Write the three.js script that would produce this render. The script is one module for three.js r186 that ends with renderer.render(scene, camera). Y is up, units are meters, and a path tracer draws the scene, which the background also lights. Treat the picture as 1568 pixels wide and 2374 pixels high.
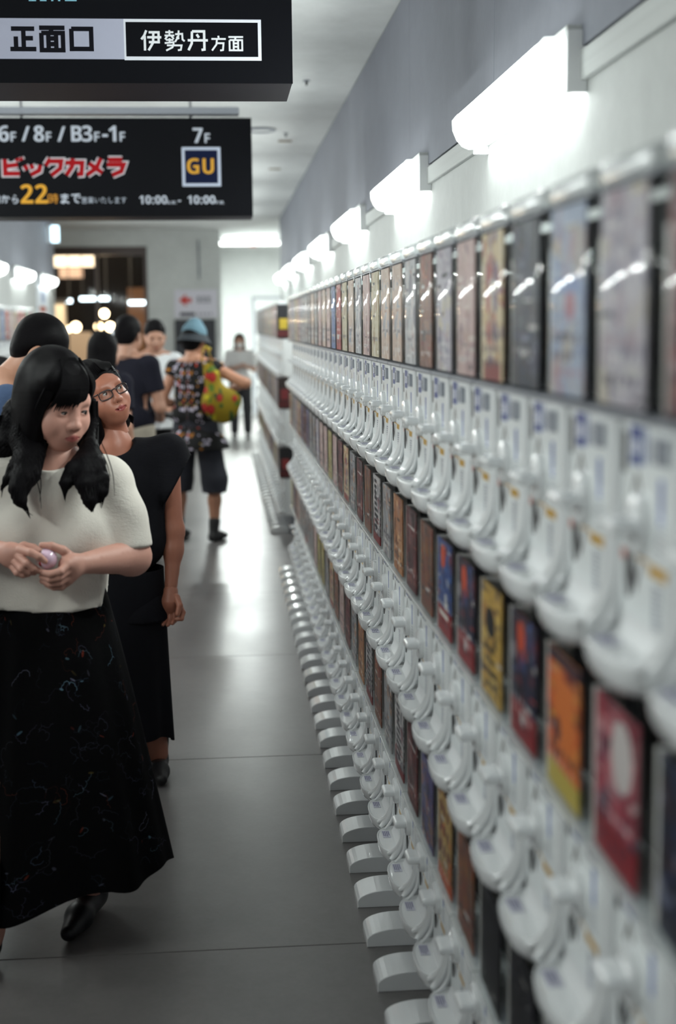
import * as THREE from 'three';
import { RoundedBoxGeometry } from 'three/addons/geometries/RoundedBoxGeometry.js';
import { mergeGeometries, toCreasedNormals } from 'three/addons/utils/BufferGeometryUtils.js';
import { RectAreaLightUniformsLib } from 'three/addons/lights/RectAreaLightUniformsLib.js';

// ---------------------------------------------------------------- camera, light, exposure
const rad = THREE.MathUtils.degToRad;
const EYE = 1.605, FOCAL = 3250, FW = 1568, FH = 2374;
const scene = new THREE.Scene();
scene.background = new THREE.Color(0.0025, 0.003, 0.0045);          // night outside the building
const camera = new THREE.PerspectiveCamera(2 * THREE.MathUtils.radToDeg(Math.atan(FH / 2 / FOCAL)), FW / FH, 0.05, 120);
camera.position.set(0, EYE, 0);
camera.rotation.order = 'YXZ';
camera.rotation.set(rad(-7.64), rad(-4.70), rad(-0.65));
camera.focus = 4.25;
camera.userData.fStop = 2.0;
camera.updateMatrixWorld(true);
scene.add(camera);
const renderer = new THREE.WebGLRenderer({ antialias: true });
renderer.toneMapping = THREE.LinearToneMapping;
renderer.toneMappingExposure = 2.5;
renderer.shadowMap.enabled = true;
RectAreaLightUniformsLib.init();
const LAMP_COLOR = new THREE.Color().setRGB(0.93, 1.0, 0.965);
const LAMP_FRONT = 24, LAMP_SLOT = 8, LAMP_GLOW = 2.4;               // area light out, slot light down the wall, visible glow

// a photo pixel and a distance along the corridor give a point of the place
function at(px, py, depth) {
  const v = new THREE.Vector3((px - FW / 2) / FOCAL, (FH / 2 - py) / FOCAL, -1).applyQuaternion(camera.quaternion);
  return v.multiplyScalar(-depth / v.z).add(camera.position);
}

// ---------------------------------------------------------------- helpers
let seedState = 12345;
function rnd() { seedState = (seedState + 0x6d2b79f5) | 0; let t = Math.imul(seedState ^ (seedState >>> 15), 1 | seedState); t = (t + Math.imul(t ^ (t >>> 7), 61 | t)) ^ t; return ((t ^ (t >>> 14)) >>> 0) / 4294967296; }
const reseed = (n) => { seedState = n | 0; };
const rr = (a, b) => a + (b - a) * rnd();
const pick = (a) => a[Math.floor(rnd() * a.length) % a.length];
const V = (x, y, z) => new THREE.Vector3(x, y, z);
const taken = new Map();
function numbered(name) { const n = taken.get(name) || 0; taken.set(name, n + 1); return n ? name + '_' + String(n).padStart(3, '0') : name; }
function shade(o) { o.traverse((m) => { if (m.isMesh) { m.castShadow = true; m.receiveShadow = true; } }); return o; }
function mesh(name, geo, mat, parent) { const m = new THREE.Mesh(geo, mat); m.name = name; m.castShadow = m.receiveShadow = true; if (parent) parent.add(m); return m; }
function tag(o, label, category, group) { o.userData.label = label; o.userData.category = category; if (group) o.userData.group = group; return o; }
function thing(name, label, category, pos = [0, 0, 0], turn = 0, group) { const g = new THREE.Group(); g.name = numbered(name); g.position.set(...pos); g.rotation.y = turn; tag(g, label, category, group); scene.add(g); return g; }
function struct(name, geo, mat, label, category) { const m = mesh(name, geo, mat, scene); m.userData.kind = 'structure'; if (label) m.userData.label = label; m.userData.category = category || name.split('_')[0]; return m; }
function box(x0, x1, y0, y1, z0, z1) { const g = new THREE.BoxGeometry(Math.abs(x1 - x0), Math.abs(y1 - y0), Math.abs(z1 - z0)); g.translate((x0 + x1) / 2, (y0 + y1) / 2, (z0 + z1) / 2); return g; }
function rbox(x0, x1, y0, y1, z0, z1, r = 0.004, s = 2) { const g = new RoundedBoxGeometry(Math.abs(x1 - x0), Math.abs(y1 - y0), Math.abs(z1 - z0), s, r); g.translate((x0 + x1) / 2, (y0 + y1) / 2, (z0 + z1) / 2); return g; }
function merge(list) { return mergeGeometries(list.map((g) => { let h = g.index ? g.toNonIndexed() : g; for (const k of Object.keys(h.attributes)) if (!['position', 'normal', 'uv'].includes(k)) h.deleteAttribute(k); if (!h.attributes.uv) h.setAttribute('uv', new THREE.BufferAttribute(new Float32Array(h.attributes.position.count * 2), 2)); return h; })); }
function tube(points, r, seg = 24, rad_ = 8, closed = false) { return new THREE.TubeGeometry(new THREE.CatmullRomCurve3(points, closed, 'centripetal'), seg, r, rad_, closed); }
// tube whose radius follows a list of radii
function taperTube(points, radii, seg = 20, rs = 8, flat = 1) {
  const c = new THREE.CatmullRomCurve3(points, false, 'centripetal'), fr = c.computeFrenetFrames(seg), pos = [], nor = [], uv = [], idx = [];
  for (let i = 0; i <= seg; i++) {
    const t = i / seg, p = c.getPoint(t), f = t * (radii.length - 1), k = Math.min(radii.length - 2, Math.floor(f)), r = radii[k] + (radii[k + 1] - radii[k]) * (f - k);
    for (let j = 0; j <= rs; j++) { const a = j / rs * Math.PI * 2, n = fr.normals[i].clone().multiplyScalar(Math.cos(a)).addScaledVector(fr.binormals[i], Math.sin(a) * flat); pos.push(p.x + n.x * r, p.y + n.y * r, p.z + n.z * r); n.normalize(); nor.push(n.x, n.y, n.z); uv.push(j / rs, t); }
  }
  for (let i = 0; i < seg; i++) for (let j = 0; j < rs; j++) { const a = i * (rs + 1) + j, b = a + rs + 1; idx.push(a, a + 1, b, b, a + 1, b + 1); }
  const g = new THREE.BufferGeometry();
  g.setAttribute('position', new THREE.Float32BufferAttribute(pos, 3)); g.setAttribute('normal', new THREE.Float32BufferAttribute(nor, 3)); g.setAttribute('uv', new THREE.Float32BufferAttribute(uv, 2)); g.setIndex(idx);
  return g;
}
function gridGeo(nu, nv, fn) {                                       // fn(u, v) -> Vector3, u and v in 0..1
  const pos = [], uv = [], idx = [];
  for (let i = 0; i <= nv; i++) for (let j = 0; j <= nu; j++) { const p = fn(j / nu, i / nv); pos.push(p.x, p.y, p.z); uv.push(j / nu, i / nv); }
  for (let i = 0; i < nv; i++) for (let j = 0; j < nu; j++) { const a = i * (nu + 1) + j, b = a + nu + 1; idx.push(a, a + 1, b, b, a + 1, b + 1); }
  const g = new THREE.BufferGeometry(); g.setAttribute('position', new THREE.Float32BufferAttribute(pos, 3)); g.setAttribute('uv', new THREE.Float32BufferAttribute(uv, 2)); g.setIndex(idx); g.computeVertexNormals(); return g;
}
function extrude(pts, depth, bevel = 0, seg = 2) {                   // profile in x,y; extruded along +z
  const s = new THREE.Shape(pts.map((p) => new THREE.Vector2(p[0], p[1])));
  return new THREE.ExtrudeGeometry(s, { depth, bevelEnabled: bevel > 0, bevelThickness: bevel, bevelSize: bevel, bevelOffset: -bevel, bevelSegments: seg, curveSegments: 12 });
}
const canvas = (w, h) => { const c = document.createElement('canvas'); c.width = w; c.height = h; return c; };
function canvasTex(c) { const t = new THREE.CanvasTexture(c); t.colorSpace = THREE.SRGBColorSpace; t.magFilter = THREE.LinearFilter; t.anisotropy = 8; return t; }
function noiseTex(n, lo, hi, octaves, seed, repeat = [1, 1], srgb = false, tint = [1, 1, 1]) {
  reseed(seed); const d = new Float32Array(n * n);
  for (const [cells, amp] of octaves) { const g = new Float32Array(cells * cells).map(() => rnd()); for (let y = 0; y < n; y++) for (let x = 0; x < n; x++) { const u = x / n * cells, v = y / n * cells, i = Math.floor(u), j = Math.floor(v), a = u - i, b = v - j, sa = a * a * (3 - 2 * a), sb = b * b * (3 - 2 * b), G = (p, q) => g[((q + cells) % cells) * cells + (p + cells) % cells]; d[y * n + x] += amp * ((G(i, j) * (1 - sa) + G(i + 1, j) * sa) * (1 - sb) + (G(i, j + 1) * (1 - sa) + G(i + 1, j + 1) * sa) * sb); } }
  const tot = octaves.reduce((s, o) => s + o[1], 0), px = new Uint8Array(n * n * 4);
  for (let i = 0; i < n * n; i++) { const v = lo + (hi - lo) * d[i] / tot; for (let c = 0; c < 3; c++) px[i * 4 + c] = Math.max(0, Math.min(255, 255 * v * tint[c])); px[i * 4 + 3] = 255; }
  const t = new THREE.DataTexture(px, n, n); t.wrapS = t.wrapT = THREE.RepeatWrapping; t.repeat.set(...repeat); t.magFilter = THREE.LinearFilter; t.minFilter = THREE.LinearMipmapLinearFilter; t.generateMipmaps = true; if (srgb) t.colorSpace = THREE.SRGBColorSpace; t.needsUpdate = true; return t;
}
function uvMetres(g, scale = 1) {                                     // box-mapped uv in metres
  const p = g.attributes.position, n = g.attributes.normal, uv = new Float32Array(p.count * 2);
  for (let i = 0; i < p.count; i++) { const ax = Math.abs(n.getX(i)), ay = Math.abs(n.getY(i)), az = Math.abs(n.getZ(i)); const x = p.getX(i), y = p.getY(i), z = p.getZ(i); uv[i * 2] = (ax > ay && ax > az ? z : x) * scale; uv[i * 2 + 1] = (ay > ax && ay > az ? z : y) * scale; }
  g.setAttribute('uv', new THREE.BufferAttribute(uv, 2)); return g;
}
const std = (o) => new THREE.MeshStandardMaterial(o), phys = (o) => new THREE.MeshPhysicalMaterial(o), rgb = (r, g, b) => new THREE.Color().setRGB(r, g, b);

// ---------------------------------------------------------------- materials
const grain = noiseTex(256, 0.3, 0.7, [[128, 1], [64, 0.7], [16, 0.4]], 7);
const wallSpeck = noiseTex(256, 0.9, 1.0, [[8, 1], [32, 0.5], [128, 0.4]], 11, [0.5, 0.5], true);
const floorMap = noiseTex(512, 0.86, 1.0, [[5, 1], [17, 0.8], [70, 0.6], [256, 0.8]], 21, [0.45, 0.45], true);
const floorRough = noiseTex(256, 0.27, 0.34, [[6, 1], [23, 1], [100, 0.6]], 23, [0.4, 0.4]);
const M = {
  wallWhite: std({ color: rgb(0.56, 0.575, 0.565), roughness: 0.62, map: wallSpeck }),
  wallGrey: std({ color: rgb(0.225, 0.235, 0.275), roughness: 0.7, map: wallSpeck }),
  ceiling: std({ color: rgb(0.60, 0.61, 0.61), roughness: 0.9, map: wallSpeck }),
  floor: std({ color: rgb(0.20, 0.188, 0.186), roughness: 1, roughnessMap: floorRough, map: floorMap, bumpMap: grain, bumpScale: 0.00012 }),
  joint: std({ color: rgb(0.06, 0.06, 0.06), roughness: 0.9 }),
  white: phys({ color: rgb(0.82, 0.835, 0.845), roughness: 0.34, clearcoat: 1.0, clearcoatRoughness: 0.06 }),
  whitePlain: std({ color: rgb(0.72, 0.73, 0.74), roughness: 0.5 }),
  greyPlastic: std({ color: rgb(0.20, 0.21, 0.24), roughness: 0.45 }),
  bluegrey: std({ color: rgb(0.36, 0.38, 0.43), roughness: 0.45 }),
  dark: std({ color: rgb(0.012, 0.012, 0.015), roughness: 0.5 }),
  darkBrown: std({ color: rgb(0.03, 0.018, 0.018), roughness: 0.5 }),
  clear: phys({ color: rgb(0.97, 0.98, 0.98), roughness: 0.05, transmission: 1, thickness: 0, ior: 1.3, specularIntensity: 0.24 }),
  frost: phys({ color: rgb(0.86, 0.88, 0.88), roughness: 0.25, transmission: 0.55, thickness: 0 }),
  edge: std({ color: rgb(0.55, 0.53, 0.51), roughness: 0.35 }),
  steel: std({ color: rgb(0.5, 0.5, 0.52), roughness: 0.35, metalness: 0.9 }),
  glow: std({ color: rgb(0.9, 0.9, 0.9), roughness: 0.5, emissive: LAMP_COLOR, emissiveIntensity: LAMP_GLOW }),
  glowSlot: std({ color: rgb(0.9, 0.9, 0.9), roughness: 0.5, emissive: LAMP_COLOR, emissiveIntensity: LAMP_GLOW }),
};
// ---------------------------------------------------------------- the setting
const WX = 0.80, LX = -2.12, CY = 2.95, ZN = 2.2, ZF = -25.5, ZP = -20.2;   // right wall, left wall, ceiling, near end, far wall, poster wall
{
  const f = struct('floor', uvMetres(box(-4.6, 2.0, -0.20, -0.004, ZF - 0.2, ZN + 0.2)), M.joint, 'grey lino floor of the long aisle');
  let z = ZN; const step = 1.63; z = -3.47 + step * 3;
  for (; z > ZF; z -= step) mesh('floor_sheet', uvMetres(rbox(-4.6, 2.0, -0.006, 0, z - step + 0.0035, z, 0.0015, 1)), M.floor, f);
  struct('ceiling', merge([uvMetres(box(-4.6, 2.0, CY, CY + 0.2, ZP - 0.2, ZN + 0.2)), uvMetres(box(-1.0, 2.0, CY, CY + 0.2, ZF - 0.2, ZP - 0.2))]), M.ceiling, 'off white plaster ceiling');
  // right wall: white below the duct, blue-grey panels above it
  const wr = struct('wall_right', uvMetres(box(WX, 2.0, 0, CY, -18.4, ZN)), M.wallWhite, 'white wall behind the machines with grey upper panels');
  for (let k = 0, zz = 1.27; zz > -16.6; zz -= 1.77, k++) mesh('upper_panel', uvMetres(rbox(WX - 0.012, WX + 0.001, 2.19, CY - 0.002, zz - 1.77 + 0.005, zz, 0.002, 1)), M.wallGrey, wr);
  mesh('cable_duct', rbox(WX - 0.016, WX + 0.001, 2.118, 2.182, -18.3, ZN - 0.1, 0.004), M.wallWhite, wr);
  const wl = struct('wall_left', uvMetres(box(LX - 0.2, LX, 0, CY, -18.6, ZN)), M.wallWhite, 'white left wall with grey upper panels');
  for (let zz = 1.27; zz > -18.4; zz -= 1.77) mesh('upper_panel', uvMetres(rbox(LX - 0.001, LX + 0.012, 2.19, CY - 0.002, Math.max(zz - 1.765, -18.59), zz, 0.002, 1)), M.wallGrey, wl);
  struct('wall_near', uvMetres(box(-4.6, 1.3, 0, CY, ZN, ZN + 0.2)), M.wallGrey, 'grey wall behind the photographer');
  // the far end
  struct('wall_far', uvMetres(box(0.03, 2.0, 0, CY, ZF - 0.2, ZF)), M.wallWhite, 'bright white wall closing the aisle at the far end');
  struct('wall_poster', uvMetres(box(-1.0, 0.03, 0, CY, ZF - 0.2, ZP)), M.wallWhite, 'white wall block carrying the arrow sign');
  struct('wall_recess', uvMetres(box(1.8, 2.0, 0, CY, ZF, -18.4)), M.wallWhite, 'white side wall of the recess past the right wall');
  struct('wall_side', uvMetres(box(-4.8, -4.6, 0, CY, -30, -18.4)), M.wallGrey, 'grey wall beyond the end of the left wall');
  struct('wall_return', uvMetres(box(-4.6, LX - 0.2, 0, CY, -18.6, -18.4)), M.wallWhite, 'short return wall at the end of the left wall');
  // window onto the night street: lintel, frames and a glass pane
  const wn = struct('window_1', uvMetres(box(-4.6, -1.0, 2.72, CY, ZP - 0.2, ZP)), M.wallWhite, 'tall dark window to the night street', 'window');
  const fr = std({ color: rgb(0.05, 0.03, 0.026), roughness: 0.4 });
  mesh('window_frame', merge([box(-4.6, -1.0, 2.60, 2.72, ZP - 0.12, ZP - 0.04), box(-1.05, -1.0, 0, 2.6, ZP - 0.12, ZP - 0.04), box(-4.6, -1.0, 0, 0.12, ZP - 0.12, ZP - 0.04)]), fr, wn);
  for (const x of [-3.2, -1.72]) mesh('mullion', box(x - 0.025, x + 0.025, 0.12, 2.6, ZP - 0.11, ZP - 0.05), fr, wn);
  for (const [a, b] of [[-4.6, -3.225], [-3.175, -1.745], [-1.695, -1.05]]) mesh('window_pane', box(a, b, 0.12, 2.6, ZP - 0.082, ZP - 0.078), M.clear, wn);
  struct('pavement', uvMetres(box(-8, 0.0, -0.2, -0.01, -40, ZF - 0.2)), std({ color: rgb(0.012, 0.012, 0.014), roughness: 0.95 }), 'dark pavement outside the window', 'pavement');
  struct('canopy', uvMetres(box(-8, -1.0, 3.6, 3.75, -31, ZP - 0.2)), std({ color: rgb(0.012, 0.011, 0.013), roughness: 0.95 }), 'dark canopy over the pavement outside the window', 'canopy');
  // door in the far wall
  const d = struct('door_1', rbox(0.63, 1.11, 0, 2.06, ZF, ZF + 0.04, 0.004), M.wallWhite, 'pale door at the right of the far wall');
  mesh('door_frame', merge([box(0.585, 0.63, 0, 2.11, ZF, ZF + 0.06), box(0.63, 1.11, 2.06, 2.11, ZF, ZF + 0.06), box(1.11, 1.155, 0, 2.11, ZF, ZF + 0.06)]), M.greyPlastic, d);
  mesh('door_handle', tube([V(0.66, 1.0, ZF + 0.04), V(0.66, 1.0, ZF + 0.09), V(0.74, 1.0, ZF + 0.09)], 0.01, 12, 6), M.steel, d);
}
// street lights and lit shopfront outside the window
{
  const lit = (c, k) => std({ color: c, roughness: 0.6, emissive: c, emissiveIntensity: k });
  const g = thing('shopfront', 'dark shopfront across the street with a lit cream sign', 'shopfront', [-3.2, 0, -30]);
  mesh('facade', box(-4, 3.4, 0, 6, -0.4, 0), phys({ color: rgb(0.004, 0.0035, 0.005), roughness: 0.9, specularIntensity: 0.1 }), g);
  mesh('beam', box(-3.6, 3.2, 4.0, 4.25, 0, 0.25), std({ color: rgb(0.12, 0.05, 0.035), roughness: 0.7 }), g);
  mesh('sign_panel', box(-0.25, 0.62, 2.85, 3.2, 0, 0.12), lit(rgb(0.95, 0.75, 0.52), 1.0), g);
  mesh('sign_board', box(-0.1, 0.38, 2.62, 2.82, 0, 0.06), lit(rgb(0.6, 0.4, 0.28), 0.5), g);
  mesh('brown_column', box(1.3, 1.85, 0, 2.4, 0, 0.2), std({ color: rgb(0.16, 0.08, 0.045), roughness: 0.7 }), g);
  const bulb = (px, py, r, k, label) => { const p = at(px, py, 26.6 + (px % 7) * 0.25); const b = thing('street_lamp', label, 'lamp', [p.x, 0, p.z], 0, 'round street lamps outside the window'); mesh('globe', new THREE.SphereGeometry(r, 20, 14).translate(0, p.y, 0), lit(rgb(1.0, 0.72, 0.42), k), b); mesh('post', new THREE.CylinderGeometry(0.02, 0.03, p.y - r, 10).translate(0, (p.y - r) / 2, 0), M.dark, b); const l = new THREE.PointLight(new THREE.Color(1, 0.72, 0.42), 0.8); l.position.set(0, p.y, 0); l.castShadow = true; b.add(l); };
  bulb(242, 727, 0.075, 7, 'topmost round warm lamp of the trio outside the window');
  bulb(229, 757, 0.075, 4, 'dimmer round lamp of the trio outside the window, by the panel');
  bulb(256, 758, 0.08, 6, 'bright lower round lamp of the trio outside the window, by the brown column');
  bulb(176, 758, 0.085, 5, 'larger warm round lamp beside the cream column outside the window');
  bulb(160, 763, 0.06, 3, 'small warm round lamp against the cream column outside the window');
  const c = thing('cream_column', 'cream column outside the window beside the left wall', 'column', [0, 0, 0]);
  { const a = at(125, 700, 23), b = at(156, 900, 23); mesh('shaft', box(a.x, b.x, 0, a.y, -23.3, -23), std({ color: rgb(0.80, 0.70, 0.56), roughness: 0.7 }), c); mesh('cap', box(a.x - 0.04, b.x + 0.04, a.y, a.y + 0.05, -23.34, -22.96), M.dark, c); }
  const p = thing('notice_board', 'tan notice board outside the window behind the people', 'board', [0, 0, 0]);
  { const a = at(160, 770, 24.5), b = at(216, 900, 24.5); mesh('board', box(a.x, b.x, 0.5, a.y, -24.56, -24.5), std({ color: rgb(0.60, 0.47, 0.36), roughness: 0.7 }), p); mesh('leg', box(a.x + 0.03, a.x + 0.08, 0, 0.5, -24.56, -24.5), M.dark, p); mesh('leg', box(b.x - 0.08, b.x - 0.03, 0, 0.5, -24.56, -24.5), M.dark, p); }
  { // lantern added above the view to light the column and the board
    const q = at(150, 640, 22.2), ln = thing('added_lantern', 'added unseen lantern outside the window that lights the cream column', 'lamp', [q.x + 0.1, 3.15, -21.9]);
    mesh('shade', new THREE.ConeGeometry(0.16, 0.14, 20, 1, true).translate(0, 0.07, 0), std({ color: rgb(0.02, 0.02, 0.02), roughness: 0.6, side: THREE.DoubleSide }), ln); mesh('bulb', new THREE.SphereGeometry(0.05, 16, 12).translate(0, 0.02, 0), lit(rgb(1.0, 0.78, 0.5), 6), ln); mesh('cord', new THREE.CylinderGeometry(0.006, 0.006, 0.33, 6).translate(0, 0.285, 0), M.dark, ln);
    const pl = new THREE.PointLight(new THREE.Color(1, 0.8, 0.56), 8); pl.position.set(0, -0.06, 0); pl.castShadow = true; ln.add(pl); }
  // cool tube lights seen through the glass
  const tubeLamp = (x0, x1, py, z, label) => { const a = at(x0, py, z), b = at(x1, py, z); const t = thing('tube_light', label, 'lamp', [a.x, a.y, -z], 0, 'cool tube lights beyond the window'); const L = b.x - a.x; mesh('glass_tube', new THREE.CylinderGeometry(0.03, 0.03, L, 12).rotateZ(Math.PI / 2).translate(L / 2, 0, 0), lit(rgb(0.75, 0.92, 1.0), 3.2), t); mesh('hanger', merge([box(0.03, 0.045, 0.025, 3.6 - a.y, -0.008, 0.008), box(L - 0.045, L - 0.03, 0.025, 3.6 - a.y, -0.008, 0.008)]), M.dark, t); const l = new THREE.RectAreaLight(new THREE.Color(0.75, 0.92, 1), 1.2, L, 0.05); l.position.set(L / 2, -0.04, 0); l.rotation.x = -Math.PI / 2; t.add(l); };
  tubeLamp(120, 166, 698, 24, 'cool tube light beyond the window above the cream column');
  tubeLamp(186, 252, 693, 25, 'long cool tube light in the middle of the window');
  tubeLamp(299, 342, 702, 24, 'cool tube light beyond the window next to the arrow sign wall');
}
// ---------------------------------------------------------------- wall lamps
function aim(light, dir, wide) { const z = dir.clone().normalize().negate(), y = new THREE.Vector3().crossVectors(z, wide).normalize(); light.quaternion.setFromRotationMatrix(new THREE.Matrix4().makeBasis(wide, y, z)); }
function makeLamp(name, label, side, z, group, withGlow = true) {
  const t = thing(name, label, 'lamp', [side > 0 ? WX : LX, 2.15, z], side > 0 ? 0 : Math.PI, group), L = 1.12, h = L / 2;   // local: wall at x = 0, room towards -x
  const yz = (pts, d, b) => { const g = extrude(pts, d, b); g.translate(0, 0, -d / 2); return g; };
  mesh('back_plate', rbox(-0.045, 0, -0.01, 0.085, -h, h, 0.003), M.wallWhite, t);
  // diffuser: blunt barrel profile standing off the wall
  const prof = [[-0.034, 0.062], [-0.092, 0.058], [-0.108, 0.04], [-0.106, 0.012], [-0.094, -0.016], [-0.078, -0.034], [-0.058, -0.042], [-0.034, -0.042]];
  mesh('diffuser', yz(prof, L - 0.03, 0.003), M.glow, t);
  for (const s of [-1, 1]) { const g = rbox(-0.045, 0.0, -0.056, 0.074, s * h - 0.007, s * h + 0.007, 0.003); mesh('end_plate', g, M.whitePlain, t); const e = yz(prof.map(([a, b]) => [a * 1.02, b * 1.02]), 0.01, 0.002); e.translate(0, 0, s * (h - 0.008)); mesh('end_cap', e, M.frost, t); }
  mesh('slot_tube', new THREE.CylinderGeometry(0.009, 0.009, L - 0.06, 10).rotateX(Math.PI / 2).translate(-0.019, -0.022, 0), M.glowSlot, t);
  const a = new THREE.RectAreaLight(LAMP_COLOR, LAMP_FRONT, L - 0.06, 0.09); a.position.set(-0.122, -0.012, 0); aim(a, V(-1, -0.12, 0), V(0, 0, 1)); t.add(a);
  const b = new THREE.RectAreaLight(LAMP_COLOR, LAMP_SLOT, L - 0.06, 0.022); b.position.set(-0.019, -0.034, 0); aim(b, V(0, -1, 0), V(0, 0, 1)); t.add(b);
  return t;
}
const ord = ['first', 'second', 'third', 'fourth', 'fifth', 'sixth', 'seventh', 'eighth', 'ninth', 'tenth'];
for (let k = 0; k < 7; k++) makeLamp('wall_lamp', `white box lamp on the right wall, ${ord[6 - k]} from the far wall`, 1, -3.62 - k * 2.247, 'box lamps along the right wall');
{ const zs = [-17.5, -15.35, -13.3, -11.1, -8.9, -6.7, -4.5, -2.3, -0.1]; zs.forEach((z, k) => makeLamp('wall_lamp', `white box lamp on the left wall, ${ord[k]} from the window`, -1, z, 'box lamps along the left wall')); }
{ // ceiling batten at the far end
  const t = thing('ceiling_batten', 'long bare tube lamp on the ceiling before the far wall', 'lamp', [0.52, CY, -22.3]);
  mesh('housing', rbox(-0.56, 0.56, -0.05, 0, -0.03, 0.03, 0.006), M.whitePlain, t);
  mesh('glass_tube', new THREE.CylinderGeometry(0.02, 0.02, 1.06, 12).rotateZ(Math.PI / 2).translate(0, -0.085, 0), M.glow, t);
  for (const s of [-1, 1]) mesh('socket', rbox(s * 0.54 - 0.012, s * 0.54 + 0.012, -0.11, -0.04, -0.02, 0.02, 0.003), M.whitePlain, t);
  const l = new THREE.RectAreaLight(LAMP_COLOR, 1150, 1.05, 0.05); l.position.set(0, -0.112, 0); l.rotation.x = -Math.PI / 2; t.add(l);
  const s = thing('sprinkler', 'small red sprinkler head under the ceiling at the far tube lamp', 'sprinkler', [0.55, CY, -22.1]);
  mesh('pipe', new THREE.CylinderGeometry(0.012, 0.012, 0.12, 8).translate(0, -0.06, 0), std({ color: rgb(0.3, 0.03, 0.02), roughness: 0.5 }), s);
  mesh('deflector', new THREE.CylinderGeometry(0.045, 0.03, 0.02, 14).translate(0, -0.13, 0), std({ color: rgb(0.3, 0.03, 0.02), roughness: 0.5 }), s);
}
{ // ceiling fittings
  const ring = thing('ceiling_speaker', 'round grey ceiling speaker ring beside the lower hanging sign', 'speaker', [0.31, CY, -10.0]);
  mesh('rim', new THREE.TorusGeometry(0.10, 0.012, 8, 32).rotateX(Math.PI / 2).translate(0, -0.004, 0), M.greyPlastic, ring);
  mesh('grille', new THREE.CylinderGeometry(0.095, 0.095, 0.006, 28).translate(0, -0.003, 0), M.ceiling, ring);
  for (const [px, py, label] of [[711, 186, 'small dark sprinkler in the ceiling beside the upper hanging sign'], [663, 308, 'small dark sprinkler in the ceiling past the lower hanging sign']]) {
    const v = at(px, py, 1).sub(camera.position), q = v.multiplyScalar((CY - EYE) / v.y).add(camera.position);
    const s = thing('ceiling_sprinkler', label, 'sprinkler', [q.x, CY, q.z], 0, 'ceiling sprinklers'); mesh('rose', new THREE.CylinderGeometry(0.022, 0.022, 0.006, 14).translate(0, -0.003, 0), M.greyPlastic, s); mesh('head', new THREE.CylinderGeometry(0.009, 0.005, 0.025, 10).translate(0, -0.017, 0), M.dark, s);
  }
  for (const [px, py] of [[661, 326], [637, 391]]) { const v = at(px, py, 1).sub(camera.position), q = v.multiplyScalar((CY - EYE) / v.y).add(camera.position); const s = thing('ceiling_slot_vent', px > 650 ? 'thin brown slot vent in the ceiling near the sprinkler' : 'thin brown slot vent in the ceiling further along', 'vent', [q.x, CY, q.z], 0, 'ceiling slot vents'); mesh('slot', rbox(-0.05, 0.05, -0.008, 0, -0.03, 0.03, 0.002), std({ color: rgb(0.2, 0.15, 0.1), roughness: 0.7 }), s); }
}
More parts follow.
